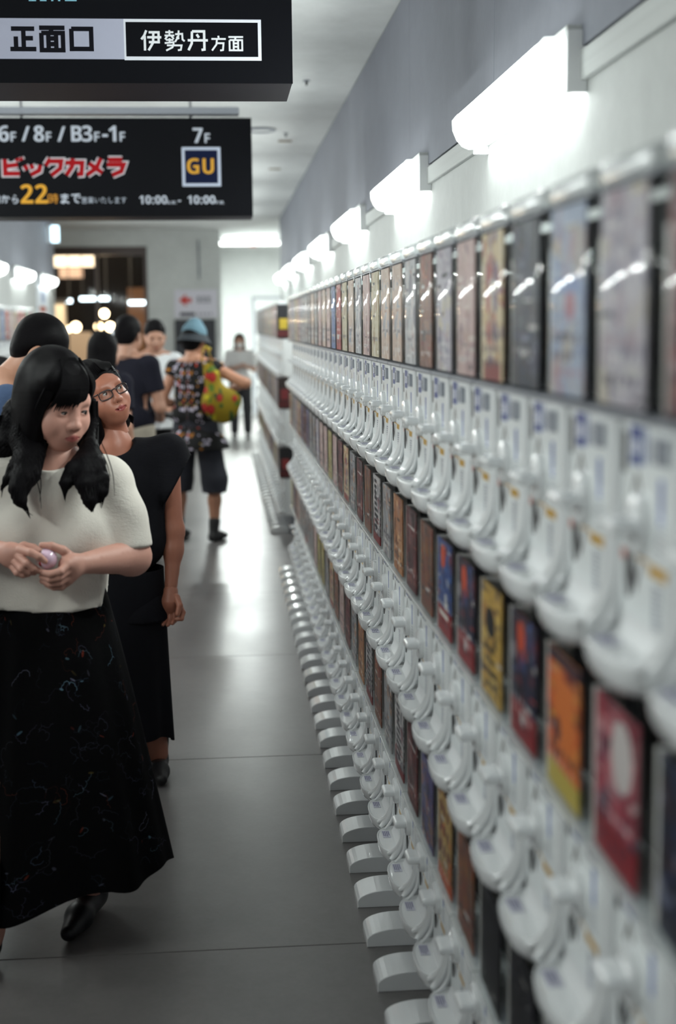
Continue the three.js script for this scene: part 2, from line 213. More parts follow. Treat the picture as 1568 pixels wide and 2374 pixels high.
// ---------------------------------------------------------------- printed display cards (plain invented designs)
const PAL = {
  orange: ['orange and yellow', ['#d9622a', '#e88a3c', '#5a1a12', '#c9b04a', '#7a3a2a', '#f0a050']],
  navyred: ['navy, red and blue', ['#1c1d3a', '#c23a22', '#3c62a8', '#7a1624', '#c9c4c0', '#0d0d1c']],
  gold: ['gold and black', ['#c9a24a', '#14111a', '#8a6a2c', '#d8b866', '#2a2030', '#b07a3a']],
  pinkred: ['pink, red and white', ['#a84a58', '#d8c8c4', '#8c1828', '#2a2040', '#c87a80', '#5a1624']],
  stripes: ['blue and red striped', ['#2c4684', '#d8742c', '#8c1c20', '#d8d4cc', '#3c6cb0', '#20203a']],
  brown: ['brown and rust', ['#7a4a38', '#a85c34', '#4a4448', '#8c2c24', '#6a5648', '#94602c']],
  tan: ['tan dotted', ['#b8985c', '#7a3c34', '#c8ac78', '#b84c1c', '#8c7048', '#683a30']],
  violet: ['violet and slate', ['#5a5684', '#3c3a5c', '#8c6a58', '#24223c', '#7c789c', '#a0503c']],
  maroon: ['dark red', ['#5a1820', '#7c2c2c', '#3c141c', '#9c6a5c', '#2c1018', '#84443c']],
  text: ['white and black lettered', ['#c0bcbc', '#1c1a24', '#8c8890', '#7c1c20', '#dcd8d8', '#4c4854']],
  black: ['black', ['#0f0f16', '#18171f', '#0b0b10', '#232230', '#14131a', '#1c1b26']],
  pale: ['pale grey and lilac', ['#b4adb8', '#c9c2c6', '#8c8696', '#a8909a', '#c8bca0', '#6c6880']],
  sky: ['pale blue and pink', ['#a4b0c8', '#8494bc', '#c0b8c4', '#b08890', '#a8a098', '#c8b498']],
  night: ['dark navy', ['#10162c', '#1c2648', '#0a0c18', '#30386a', '#40141c', '#888ca0']],
  cream: ['cream, tan and red', ['#d8c49c', '#c89c5c', '#a83c38', '#5c3c68', '#e4d8bc', '#8c4c2c']],
  rose: ['pale pink', ['#c8a8a4', '#d8c4bc', '#a07870', '#b4988c', '#e0d4cc', '#8c6c74']],
  olive: ['olive and yellow', ['#b0a468', '#8c8044', '#d0c48c', '#6c5c38', '#c4b87c', '#9c7c3c']],
  red: ['red and white', ['#b83028', '#d8d0c8', '#8c1c1c', '#e0a090', '#701818', '#c8b4ac']],
  blue: ['mid blue', ['#5470a8', '#8ca0c8', '#c8b4a4', '#38507c', '#a0a8bc', '#b47c64']],
  grey: ['grey and copper', ['#8c8c90', '#a8a4a4', '#6c6468', '#b07c5c', '#c4c0bc', '#544c54']],
  green: ['green and grey', ['#5c7854', '#8c9c7c', '#3c4c3c', '#b0b4a0', '#747c68', '#c0b084']],
  peach: ['pale peach', ['#cdb4a4', '#d8c8be', '#b89484', '#c8a894', '#e2d8d0', '#a07c70', '#8c98b0']],
  sand: ['pale sand', ['#c8bc9c', '#d8d0bc', '#b4a478', '#cfc4aa', '#e4dccc', '#9c8c68', '#a87c5c']],
  silver: ['silver and white', ['#b8b8bc', '#d0d0d2', '#98949c', '#c4bcbc', '#e0dede', '#7c7884', '#b09088']],
  copper: ['copper and brown', ['#a4683c', '#c48c5c', '#6c3c28', '#d8ac80', '#48281c', '#8c5440']],
};
function cardTexture(key, variant) {
  const p = PAL[key][1], w = 96, h = 128, c = canvas(w, h), x = c.getContext('2d'); reseed(key.length * 977 + key.charCodeAt(0) * 131 + key.charCodeAt(1) * 17 + variant * 7919);
  x.fillStyle = p[0]; x.fillRect(0, 0, w, h);
  for (let i = 0; i < 60; i++) { x.fillStyle = pick(p); x.globalAlpha = rr(0.35, 0.9); x.beginPath(); x.ellipse(rr(0, w), rr(0, h), rr(2, 4 + 16 * (1 - i / 60)), rr(2, 5 + 17 * (1 - i / 60)), rr(0, 3), 0, 7); x.fill(); }
  x.globalAlpha = 1;
  for (let i = 0; i < 14; i++) { x.fillStyle = pick([...p, '#1a1620', '#c8c4c0']); x.fillRect(rr(0, w * 0.8), rr(0, h), rr(6, 34), rr(1.5, 5)); }
  if (key === 'gold') { x.fillStyle = '#0f0d14'; x.beginPath(); x.ellipse(44, 42, 24, 17, 0, 0, 7); x.fill(); for (let i = 0; i < 4; i++) x.fillRect(16 + i * 4, 70 + i * 13, 44, 6); }
  if (key === 'navyred' || key === 'stripes') { x.fillStyle = '#cf4a22'; x.beginPath(); x.arc(40, 22, 16, 0, 7); x.fill(); x.fillStyle = '#8c1a22'; x.fillRect(0, 92, w, 36); if (key === 'stripes') { x.fillStyle = '#d8d4cc'; x.fillRect(14, 98, 60, 7); } else { x.fillStyle = '#b8b0b0'; x.beginPath(); x.arc(48, 104, 9, 0, 7); x.fill(); } }
  if (key === 'orange') { x.fillStyle = '#e27a34'; x.fillRect(20, 22, 60, 66); x.fillStyle = '#3a2030'; x.beginPath(); x.ellipse(30, 72, 10, 12, 0, 0, 7); x.fill(); x.fillStyle = '#c4b050'; x.fillRect(0, 104, w, 24); x.fillStyle = '#3a1c2c'; x.fillRect(0, 0, w, 12); }
  if (key === 'pinkred') { x.fillStyle = '#d4ccca'; x.beginPath(); x.ellipse(62, 36, 24, 28, 0, 0, 7); x.fill(); x.fillStyle = '#8f1424'; x.fillRect(0, 96, w, 32); }
  if (key === 'tan') { for (let i = 0; i < 9; i++) { x.fillStyle = '#6a3830'; x.beginPath(); x.arc(24 + (i % 3) * 24, 22 + Math.floor(i / 3) * 28, 8, 0, 7); x.fill(); } x.fillStyle = '#b84c1c'; x.fillRect(0, 108, w, 20); }
  if (key === 'text') { x.fillStyle = '#1a1822'; for (let i = 0; i < 9; i++) x.fillRect(20, 8 + i * 11, rr(30, 56), 6); x.fillStyle = '#7c1820'; x.fillRect(0, 112, w, 16); }
  if (key === 'cream') { for (let i = 0; i < 6; i++) { x.fillStyle = ['#a83c38', '#5c3c68'][i % 2]; x.beginPath(); x.arc(30 + (i % 2) * 32, 34 + Math.floor(i / 2) * 26, 10, 0, 7); x.fill(); } x.fillStyle = '#8a2418'; x.fillRect(10, 112, 76, 16); }
  if (key === 'sky') { x.fillStyle = '#b06c78'; x.beginPath(); x.ellipse(56, 66, 13, 11, 0, 0, 7); x.fill(); x.fillStyle = '#7c90c0'; x.fillRect(14, 48, 70, 10); }
  if (key === 'red') { x.fillStyle = '#a8241c'; x.fillRect(0, 90, w, 38); x.fillStyle = '#d8d0c8'; x.fillRect(10, 98, 50, 10); }
  if (key !== 'black') { x.globalAlpha = 0.7; for (let i = 0; i < 3; i++) { const y0 = 86 + i * 12; x.fillStyle = pick(['#2c2838', '#e4e0dc', p[3]]); for (let k = 0; k < 5; k++) x.fillRect(10 + k * 15, y0, rr(5, 12), rr(3, 7)); } x.globalAlpha = 1; }
  const t = canvasTex(c); return t;
}
const cardMats = {}; for (const key of Object.keys(PAL)) cardMats[key] = [0, 1].map((v) => std({ map: cardTexture(key, v), color: rgb(0.78, 0.76, 0.76), roughness: 0.55 }));
// control panel print: price, arrows, small stickers and instruction columns
const panelTex = (() => {
  const w = 256, h = 310, c = canvas(w, h), x = c.getContext('2d'); const U = (u) => (u / 0.236 + 0.5) * w, Y = (v) => h - v / 0.286 * h;
  x.fillStyle = '#e9edee'; x.fillRect(0, 0, w, h);
  const r = (u, v, du, dv, col) => { x.fillStyle = col; x.fillRect(U(u), Y(v), du / 0.236 * w, dv / 0.286 * h); };
  r(-0.102, 0.268, 0.022, 0.048, '#23201f'); r(-0.066, 0.276, 0.05, 0.044, '#1d3d8c'); r(-0.01, 0.276, 0.018, 0.04, '#8c98b4');
  x.fillStyle = '#fff'; x.font = 'bold 26px sans-serif'; x.fillText('300', U(-0.064), Y(0.243));
  x.fillStyle = '#3a332c'; x.beginPath(); x.moveTo(U(-0.06), Y(0.196)); x.lineTo(U(-0.035), Y(0.228)); x.lineTo(U(-0.01), Y(0.196)); x.lineTo(U(-0.02), Y(0.196)); x.lineTo(U(-0.035), Y(0.216)); x.lineTo(U(-0.05), Y(0.196)); x.fill();
  x.fillStyle = '#2c2a2c'; x.beginPath(); x.moveTo(U(-0.06), Y(0.124)); x.lineTo(U(-0.035), Y(0.084)); x.lineTo(U(-0.01), Y(0.124)); x.lineTo(U(-0.022), Y(0.124)); x.lineTo(U(-0.035), Y(0.1)); x.lineTo(U(-0.048), Y(0.124)); x.fill();
  r(0.055, 0.225, 0.018, 0.05, '#3c56a4'); r(0.020, 0.128, 0.085, 0.013, '#c89a34'); r(-0.108, 0.130, 0.05, 0.012, '#c8604a'); r(-0.058, 0.130, 0.078, 0.004, '#c8a060');
  x.fillStyle = '#8c90a8'; x.fillStyle = '#5c6078'; for (let i = 0; i < 14; i++) x.fillRect(U(0.04), Y(0.106 - i * 0.0058), 34 - (i * 7) % 12, 3);
  for (let i = 0; i < 5; i++) x.fillRect(U(0.052), Y(0.17 - i * 0.007), 26, 2);
  return canvasTex(c);
})();
const labelTex = (() => { const c = canvas(64, 32), x = c.getContext('2d'); x.fillStyle = '#c4c4d0'; x.fillRect(0, 0, 64, 32); x.fillStyle = '#4c4874'; for (let i = 0; i < 4; i++) x.fillRect(4, 4 + i * 7, 40 + (i * 13) % 16, 3); return canvasTex(c); })();
const panelMat = phys({ map: panelTex, roughness: 0.35, clearcoat: 0.4, clearcoatRoughness: 0.15 }), labelMat = std({ map: labelTex, roughness: 0.5 });

// ---------------------------------------------------------------- capsule machine: local x along the bank (+ towards the camera), z out of the front
const MW = 0.248, MH = 0.534, PH = 0.29, FX = 0.477;               // pitch, tier height, panel height, front plane of the right bank
const OUT = (t, a, b) => { const c = Math.cos(t), s = Math.sin(t); return [a * Math.sign(c) * Math.abs(c) ** 0.75, b * Math.abs(s) ** 0.75]; };
const creased = (g) => toCreasedNormals(g, 0.6);
const MG = (() => {
  const W = 0.244, G = {};
  G.body = merge([rbox(-W / 2, W / 2, 0, PH - 0.004, -0.30, 0, 0.004, 1), rbox(-W / 2, W / 2, PH - 0.004, MH - 0.002, -0.30, -0.03, 0.004, 1)]);
  G.backing = box(-0.117, 0.117, PH + 0.004, MH - 0.004, -0.03, -0.026);
  G.panel = (() => { const g = rbox(-0.094, 0.094, 0.002, PH - 0.006, 0, 0.010, 0.004, 2); const p = g.attributes.position, n = g.attributes.normal, uv = g.attributes.uv; for (let i = 0; i < p.count; i++) { uv.setXY(i, p.getX(i) / 0.210 + 0.5, n.getZ(i) > 0.5 ? p.getY(i) / 0.286 : 0.01); if (n.getZ(i) <= 0.5) uv.setX(i, 0.01); } return g; })();
  G.ledge = rbox(-0.12, 0.12, PH - 0.002, PH + 0.006, -0.02, 0.0465, 0.002, 1);
  // clear case: rounded plan, closed at the top
  const sh = new THREE.Shape(), a = 0.1195, b0 = -0.026, b1 = 0.0475, r = 0.017; sh.moveTo(-a, b0); sh.lineTo(a, b0); sh.lineTo(a, b1 - r - 0.008); sh.quadraticCurveTo(a, b1 - 0.0085, a - r, b1 - 0.0055); sh.quadraticCurveTo(0, b1 + 0.0055, -a + r, b1 - 0.0055); sh.quadraticCurveTo(-a, b1 - 0.0085, -a, b1 - r - 0.008); sh.closePath();
  const ext = (s, h, bev) => new THREE.ExtrudeGeometry(s, { depth: h - 2 * bev, bevelEnabled: true, bevelThickness: bev, bevelSize: bev, bevelOffset: -bev, bevelSegments: 2, curveSegments: 14 }).translate(0, 0, bev).rotateX(-Math.PI / 2).scale(1, 1, -1);
  const fix = (g) => { const q = g.index ? g.toNonIndexed() : g, p = q.attributes.position; for (let i = 0; i < p.count; i += 3) for (const at of [p, q.attributes.normal, q.attributes.uv]) { const n = at.itemSize, A = at.array; for (let k = 0; k < n; k++) { const t = A[(i + 1) * n + k]; A[(i + 1) * n + k] = A[(i + 2) * n + k]; A[(i + 2) * n + k] = t; } } return creased(q); };
  G.caseTall = fix(ext(sh, 0.245, 0.004)).translate(0, PH + 0.007, 0);
  G.caseShort = fix(ext(sh, 0.197, 0.004)).translate(0, PH + 0.007, 0);
  G.lid = (() => { const s2 = new THREE.Shape(), k = 0.82; s2.moveTo(-a * k, b0); s2.lineTo(a * k, b0); s2.lineTo(a * k, b1 * 0.9 - r); s2.quadraticCurveTo(a * k, b1 * 0.9, a * k - r, b1 * 0.9); s2.lineTo(-a * k + r, b1 * 0.9); s2.quadraticCurveTo(-a * k, b1 * 0.9, -a * k, b1 * 0.9 - r); s2.closePath(); return fix(ext(s2, 0.030, 0.011)).translate(0, PH + 0.2535, 0); })();
  G.lidSeam = rbox(-0.100, 0.100, PH + 0.2505, PH + 0.2575, -0.02, 0.036, 0.002, 1);
  G.card = box(-0.096, 0.074, PH + 0.010, MH - 0.042, 0.033, 0.036);
  G.cardTop = box(-0.100, 0.076, PH + 0.010, MH + 0.004, 0.033, 0.036);
  G.post = rbox(-0.1165, -0.1000, PH + 0.009, MH - 0.044, 0.0, 0.034, 0.002, 1);
  // out tray: flat-topped D-shaped tongue with a thick rounded edge
  const rings = [[0.0, -0.012], [0.60, -0.012], [0.80, -0.009], [0.91, -0.001], [0.975, 0.010], [1.0, 0.022], [1.0, 0.028], [0.988, 0.0315], [0.965, 0.0315], [0.945, 0.0290], [0.90, 0.0285], [0.0, 0.0275]];
  G.tray = gridGeo(30, rings.length - 1, (u, v) => { const k = Math.round(v * (rings.length - 1)), [s, y] = rings[k], [p, q] = OUT(Math.PI * (1 - u), 0.104 * s, 0.068 * s); return V(p, y, q); });
  // side bands: run down both edges of the panel and sweep out into the ends of the tray
  const band = (s) => taperTube([V(s * 0.1165, PH - 0.006, 0.008), V(s * 0.1165, 0.19, 0.008), V(s * 0.1165, 0.115, 0.009), V(s * 0.116, 0.078, 0.013), V(s * 0.114, 0.054, 0.022), V(s * 0.110, 0.038, 0.036), V(s * 0.100, 0.0275, 0.050)], [0.0058, 0.006, 0.0064, 0.0075, 0.009, 0.0095, 0.006], 34, 8);
  G.rail = [band(-1), band(1)];
  const inner = (s) => taperTube([V(s * 0.090, 0.13, 0.009), V(s * 0.090, 0.09, 0.011), V(s * 0.090, 0.060, 0.015), V(s * 0.088, 0.042, 0.025), V(s * 0.080, 0.030, 0.040)], [0.003, 0.004, 0.0045, 0.0045, 0.003], 16, 6);
  G.rail2 = [inner(-1), inner(1)];
  G.flap = gridGeo(6, 6, (u, v) => { const x = (u - 0.5) * 0.15, w = 0.0105 + 0.010 * v ** 2, y = 0.058 - 0.030 * v; return V(x, y, w); });
  G.label = box(-0.070, -0.018, 0.0278, 0.0294, 0.028, 0.050);
  G.hole = new THREE.CylinderGeometry(1, 1, 0.006, 20).rotateX(Math.PI / 2).scale(0.013, 0.036, 1).translate(-0.056, 0.112, 0.0085);
  // knob: stepped round dial with a grip bar
  const kp = [[0.0, 0.012], [0.031, 0.012], [0.0345, 0.0105], [0.036, 0.007], [0.0365, 0.0]];
  G.knob = new THREE.LatheGeometry(kp.map(([x, y]) => new THREE.Vector2(x, y)), 28).rotateX(Math.PI / 2); G.knob = fix(G.knob); G.knob = G.knob.translate(-0.016, 0.166, 0.010);
  G.grip = rbox(-0.048, 0.016, 0.157, 0.176, 0.018, 0.052, 0.008, 3);
  G.slot = merge([rbox(0.040, 0.082, 0.240, 0.270, 0.006, 0.018, 0.003, 1)]);
  G.slit = box(0.060, 0.064, 0.244, 0.266, 0.0175, 0.0188);
  // foot: rounded cover at the floor
  const fp = [[-0.02, -0.0], [0.131, -0.0], [0.131, 0.017]]; for (let i = 1; i <= 8; i++) { const t = i / 8 * Math.PI / 2; fp.push([0.045 + 0.086 * Math.cos(t), 0.017 + 0.031 * Math.sin(t)]); } fp.push([-0.02, 0.048]);
  G.foot = extrude(fp.map(([z, y]) => [z, y]), 0.108, 0.002).rotateY(-Math.PI / 2).translate(0.054, 0, 0);
  G.foot = (() => { const g = extrude(fp, 0.108, 0.002); g.translate(0, 0, -0.054); g.rotateY(-Math.PI / 2); return g; })();     // profile x -> z
  G.plinth = rbox(-0.122, 0.122, 0, 0.14, -0.30, -0.03, 0.004, 1);
  return G;
})();
for (const k of ['foot']) { MG[k].computeBoundingBox(); }
function makeMachine(top, bottom, full) {
  const g = new THREE.Group();
  mesh('body', MG.body, M.white, g); mesh('backing', MG.backing, M.dark, g); mesh('control_panel', MG.panel, panelMat, g); mesh('case_ledge', MG.ledge, top ? M.greyPlastic : M.frost, g);
  const c = mesh('display_case', top ? MG.caseTall : MG.caseShort, M.clear, g); mesh('case_edge', MG.post, M.edge, c);
  if (top) { const l = mesh('lid', MG.lid, M.frost, g); mesh('lid_seam', MG.lidSeam, M.greyPlastic, l); }
  mesh('display_card', top ? MG.cardTop : MG.card, cardMats.grey[0], g);
  const t = mesh('out_tray', MG.tray, M.white, g); for (const q of MG.rail) mesh('side_band', q, M.white, g);
  const k = mesh('knob', MG.knob, M.white, g); mesh('grip', MG.grip, M.white, k);
  if (full) { for (const q of MG.rail2) mesh('inner_rail', q, M.white, t); const f = mesh('chute_flap', MG.flap, M.whitePlain, g); mesh('sticker', MG.label, labelMat, f); mesh('coin_return', MG.hole, M.dark, g); const s = mesh('coin_slot', MG.slot, M.bluegrey, g); mesh('slit', MG.slit, M.dark, s); }
  if (bottom) { mesh('plinth', MG.plinth.clone().translate(0, -0.143, 0), M.greyPlastic, g); mesh('foot', MG.foot.clone().translate(0, -0.143, 0), M.white, g); }
  return g;
}
const TIER = [0.143, 0.677, 1.211], tierName = ['bottom', 'middle', 'top'];
const protos = {}; for (const full of [0, 1]) for (let t = 0; t < 3; t++) protos[full + '' + t] = makeMachine(t === 2, t === 0, !!full);
const nth = (n) => n + (n % 100 > 10 && n % 100 < 14 ? 'th' : ['th', 'st', 'nd', 'rd', 'th', 'th', 'th', 'th', 'th', 'th'][n % 10]);
function placeMachine(full, tier, x, z, turn, key, variant, label, group) {
  const m = protos[full + '' + tier].clone(); m.name = numbered('capsule_machine'); scene.add(m); m.position.set(x, TIER[tier], z); m.rotation.y = turn;
  m.children.find((c) => c.name === 'display_card').material = cardMats[key][variant]; tag(m, label, 'capsule machine', group); return m;
}
const CARDS = {                                                      // known cards of the near bank, by tier and column
  2: { '-5': 'maroon', '-4': 'pale', '-3': 'sky', '-2': 'night', '-1': 'cream', 0: 'rose', 1: 'pale', 2: 'brown', 3: 'silver', 4: 'peach', 5: 'peach', 6: 'sand', 7: 'rose', 8: 'silver', 9: 'peach', 10: 'sand', 11: 'red', 12: 'blue' },
  1: { '-5': 'night', '-4': 'pinkred', '-3': 'orange', '-2': 'navyred', '-1': 'gold', 0: 'navyred', 1: 'stripes', 2: 'brown', 3: 'maroon', 4: 'copper', 5: 'grey', 6: 'text', 7: 'brown', 8: 'maroon', 9: 'grey' },
  0: { '-5': 'black', '-4': 'black', '-3': 'black', '-2': 'black', '-1': 'black', 0: 'brown', 1: 'tan', 2: 'violet', 3: 'maroon', 4: 'text', 5: 'grey', 6: 'brown', 7: 'text', 8: 'copper' },
};
const POOL = ['rose', 'grey', 'copper', 'brown', 'pale', 'maroon', 'olive', 'text', 'violet', 'cream', 'rose', 'grey'];
const POOLTOP = ['rose', 'peach', 'silver', 'sand', 'pale', 'peach', 'rose', 'grey'];
reseed(404);
const JN = -5, JF = 26;
for (let j = JN; j <= JF; j++) for (let t = 0; t < 3; t++) {
  const key = (CARDS[t] || {})[j] || pick(t === 2 ? POOLTOP : POOL), v = rnd() < 0.5 ? 0 : 1, z = -(2.38 + (j + 0.5) * MW);
  placeMachine(1, t, FX, z, -Math.PI / 2, key, v, `capsule machine, ${PAL[key][0]} card, ${tierName[t]} tier, ${nth(JF - j + 1)} from near bank's far end`, 'capsule machines of the long near bank');
}
const N2 = 27;
for (let j = 0; j < N2; j++) for (let t = 0; t < 3; t++) {
  const key = pick(t === 2 ? POOLTOP : POOL), v = rnd() < 0.5 ? 0 : 1, m = placeMachine(0, t, FX + 0.005, -(10.72 + (j + 0.5) * MW), -Math.PI / 2, key, v, `capsule machine, ${PAL[key][0]} card, ${tierName[t]} tier, ${nth(j + 1)} past the bank gap`, 'capsule machines of the bank past the gap');
  if (j === 0) { const e = mesh('end_poster', box(0.1225, 0.1255, PH, MH + (t === 2 ? 0.01 : -0.01), -0.06, 0.05), [M.dark, M.darkBrown, M.dark][t], m); mesh('poster_print', box(0.126, 0.127, PH + 0.07, PH + 0.15, -0.03, 0.03), std({ color: [rgb(0.25, 0.03, 0.03), rgb(0.22, 0.03, 0.035), rgb(0.5, 0.36, 0.03)][t], roughness: 0.6 }), e); mesh('poster_foot', box(0.126, 0.127, PH + 0.01, PH + 0.06, -0.05, 0.045), std({ color: rgb(0.10, 0.012, 0.014), roughness: 0.6 }), e); }
}
for (let j = 0; j < 9; j++) for (let t = 0; t < 3; t++) {
  const key = ['red', 'red', 'green', 'pinkred', 'grey', 'blue', 'red', 'rose', 'cream'][(j + t * 2) % 9], v = j % 2;
  placeMachine(0, t, -1.79, -(11.3 + (j + 0.5) * MW), Math.PI / 2, key, v, `capsule machine, ${PAL[key][0]} card, ${tierName[t]} tier at left wall, ${nth(9 - j)} from window end`, 'capsule machines along the left wall');
}

// the rest of the left-hand bank, beyond the frame: plain cabinets that carry on the row
for (let k = 0; k < 6; k++) {
  const t = thing('machine_cabinet', `white cabinet row of capsule machines along the left wall, ${ord[k]} from the visible machines`, 'cabinet', [-1.79, 0, -11.26 + k * 2.11 + 1.05], Math.PI / 2, 'cabinets along the left wall'), h = 1.045;
  mesh('carcass', rbox(-h, h, 0.02, 1.745, -0.3, 0, 0.01), M.white, t); mesh('plinth', box(-h + 0.01, h - 0.01, 0, 0.02, -0.29, -0.03), M.greyPlastic, t);
  for (let r = 0; r < 3; r++) { mesh('display_band', rbox(-h + 0.02, h - 0.02, TIER[r] + PH, TIER[r] + MH - 0.05, 0, 0.045, 0.008), cardMats[['brown', 'red', 'rose'][r]][0], t); mesh('tray_shelf', rbox(-h + 0.02, h - 0.02, TIER[r] - 0.03, TIER[r] + 0.03, 0, 0.065, 0.015), M.white, t); }
}
// ---------------------------------------------------------------- hanging signs: characters drawn from strokes on a 100-unit square
const GLYPH = {
  '正': [[8, 13, 92, 13], [52, 13, 52, 88], [52, 48, 86, 48], [24, 42, 24, 88], [3, 88, 97, 88]],
  '面': [[4, 10, 96, 10], [50, 10, 44, 28], [11, 29, 89, 29, 89, 92, 11, 92, 11, 29], [36, 29, 36, 92], [64, 29, 64, 92], [36, 49, 64, 49], [36, 70, 64, 70]],
  '口': [[14, 14, 86, 14, 86, 88, 14, 88, 14, 14], [14, 88, 14, 96], [86, 88, 86, 96]],
  '伊': [[28, 4, 18, 28, 4, 46], [20, 30, 20, 97], [38, 13, 84, 13, 84, 58, 38, 58], [31, 36, 97, 36], [60, 13, 58, 60, 36, 96]],
  '勢': [[8, 13, 46, 13], [27, 3, 27, 28], [4, 28, 50, 28], [18, 30, 6, 46], [36, 30, 47, 44], [10, 48, 45, 48], [27, 40, 27, 60], [4, 63, 50, 58], [53, 22, 86, 20, 87, 46, 97, 54], [70, 4, 68, 32, 52, 58], [59, 33, 72, 43], [14, 73, 82, 73, 78, 93, 64, 95], [46, 63, 40, 82, 10, 97]],
  '丹': [[24, 9, 22, 64, 6, 96], [24, 9, 80, 9, 80, 92, 66, 94], [3, 50, 97, 50], [45, 22, 56, 38]],
  '方': [[48, 2, 51, 16], [5, 22, 95, 22], [40, 22, 36, 56, 8, 94], [38, 48, 80, 48, 76, 90, 58, 93]],
  'ビ': [[16, 12, 16, 86, 84, 86], [16, 48, 76, 40], [74, 8, 80, 22], [90, 4, 96, 18]],
  'ッ': [[12, 44, 22, 66], [42, 40, 50, 62], [86, 42, 80, 70, 40, 92]],
  'ク': [[36, 8, 14, 44], [34, 22, 88, 22, 82, 60, 40, 94]],
  'カ': [[8, 30, 90, 30, 84, 88, 66, 90], [44, 8, 40, 50, 12, 94]],
  'メ': [[80, 8, 58, 58, 12, 92], [24, 34, 84, 82]],
  'ラ': [[16, 14, 84, 14], [10, 40, 90, 40, 78, 74, 34, 94]],
  'か': [[6, 32, 58, 28, 58, 84, 42, 90], [36, 8, 28, 50, 8, 92], [72, 20, 94, 50]],
  'ら': [[38, 8, 62, 20], [30, 30, 26, 64, 44, 50, 74, 52, 80, 74, 60, 92, 30, 94]],
  'ま': [[14, 22, 86, 22], [18, 44, 82, 44], [52, 5, 52, 80, 38, 93, 20, 86, 30, 72, 58, 78, 90, 95]],
  'で': [[8, 18, 90, 12], [62, 16, 40, 46, 46, 78, 76, 90], [72, 36, 79, 47], [86, 30, 93, 41]],
  '時': [[6, 15, 36, 15, 36, 85, 6, 85, 6, 15], [6, 50, 36, 50], [48, 18, 94, 18], [71, 4, 71, 38], [42, 38, 98, 38], [42, 60, 98, 60], [81, 40, 81, 92, 66, 94], [52, 68, 61, 82]],
  '営': [[22, 6, 30, 20], [50, 3, 50, 20], [78, 6, 70, 20], [8, 40, 8, 26, 92, 26, 92, 40], [30, 38, 70, 38, 70, 56, 30, 56, 30, 38], [20, 66, 80, 66, 80, 94, 20, 94, 20, 66]],
  '業': [[38, 3, 38, 22], [62, 3, 62, 22], [18, 8, 26, 20], [82, 8, 74, 20], [6, 25, 94, 25], [14, 42, 86, 42], [20, 56, 80, 56], [4, 70, 96, 70], [50, 42, 50, 98], [44, 72, 10, 96], [56, 72, 90, 96]],
  'い': [[16, 20, 18, 66, 34, 84, 44, 66], [76, 24, 90, 64]],
  'た': [[8, 26, 60, 22], [34, 6, 14, 92], [56, 44, 92, 44], [50, 70, 64, 88, 94, 86]],
  'し': [[28, 8, 26, 70, 48, 92, 88, 68]],
  'す': [[6, 24, 94, 24], [58, 5, 60, 56, 44, 64, 38, 50, 58, 44, 60, 70, 38, 95]],
};
function glyph(x, ch, gx, gy, w, h, lw, col) { x.strokeStyle = col; x.lineWidth = lw; x.lineJoin = 'miter'; x.lineCap = 'butt'; for (const s of GLYPH[ch]) { x.beginPath(); for (let i = 0; i < s.length; i += 2) { const a = gx + s[i] / 100 * w, b = gy + s[i + 1] / 100 * h; i ? x.lineTo(a, b) : x.moveTo(a, b); } x.stroke(); } }
const signMetal = phys({ color: rgb(0.016, 0.013, 0.019), roughness: 0.5, specularIntensity: 0.05 }), signBlack = '#06070d';
function signFace(z, x0, x1, y0, y1, draw) {                          // canvas, 1 px = 1 mm; P turns photo pixels into canvas pixels
  const w = Math.round((x1 - x0) * 1000), h = Math.round((y1 - y0) * 1000), c = canvas(w, h), x = c.getContext('2d'); x.fillStyle = signBlack; x.fillRect(0, 0, w, h);
  const P = (px, py) => { const p = at(px, py, z); return [(p.x - x0) * 1000, (y1 - p.y) * 1000]; }, k = z / FOCAL * 1000;
  draw(x, P, k); return phys({ map: canvasTex(c), roughness: 0.5, specularIntensity: 0.25 });
}
function hangingSign(label, x0, x1, y0, y1, z, depth, mat, rodY) {
  const t = thing('hanging_sign', label, 'sign', [(x0 + x1) / 2, y0, -z - depth / 2]), hw = (x1 - x0) / 2, H = y1 - y0, hd = depth / 2;
  mesh('sign_box', rbox(-hw, hw, 0, H, -hd, hd - 0.004, 0.003, 1), signMetal, t);
  const f = new THREE.PlaneGeometry(2 * hw, H); const fb = box(-hw, hw, 0, H, hd - 0.004, hd); const p = fb.attributes.position, n = fb.attributes.normal, uv = fb.attributes.uv; for (let i = 0; i < p.count; i++) uv.setXY(i, n.getZ(i) > 0.5 ? p.getX(i) / (2 * hw) + 0.5 : 0.999, n.getZ(i) > 0.5 ? p.getY(i) / H : 0.001);
  mesh('printed_face', fb, mat, t);
  for (const s of [-0.7, 0.55]) mesh('hanger_rod', new THREE.CylinderGeometry(0.008, 0.008, rodY - y1, 10).translate(s * hw, H + (rodY - y1) / 2, 0), M.steel, t);
  return t;
}
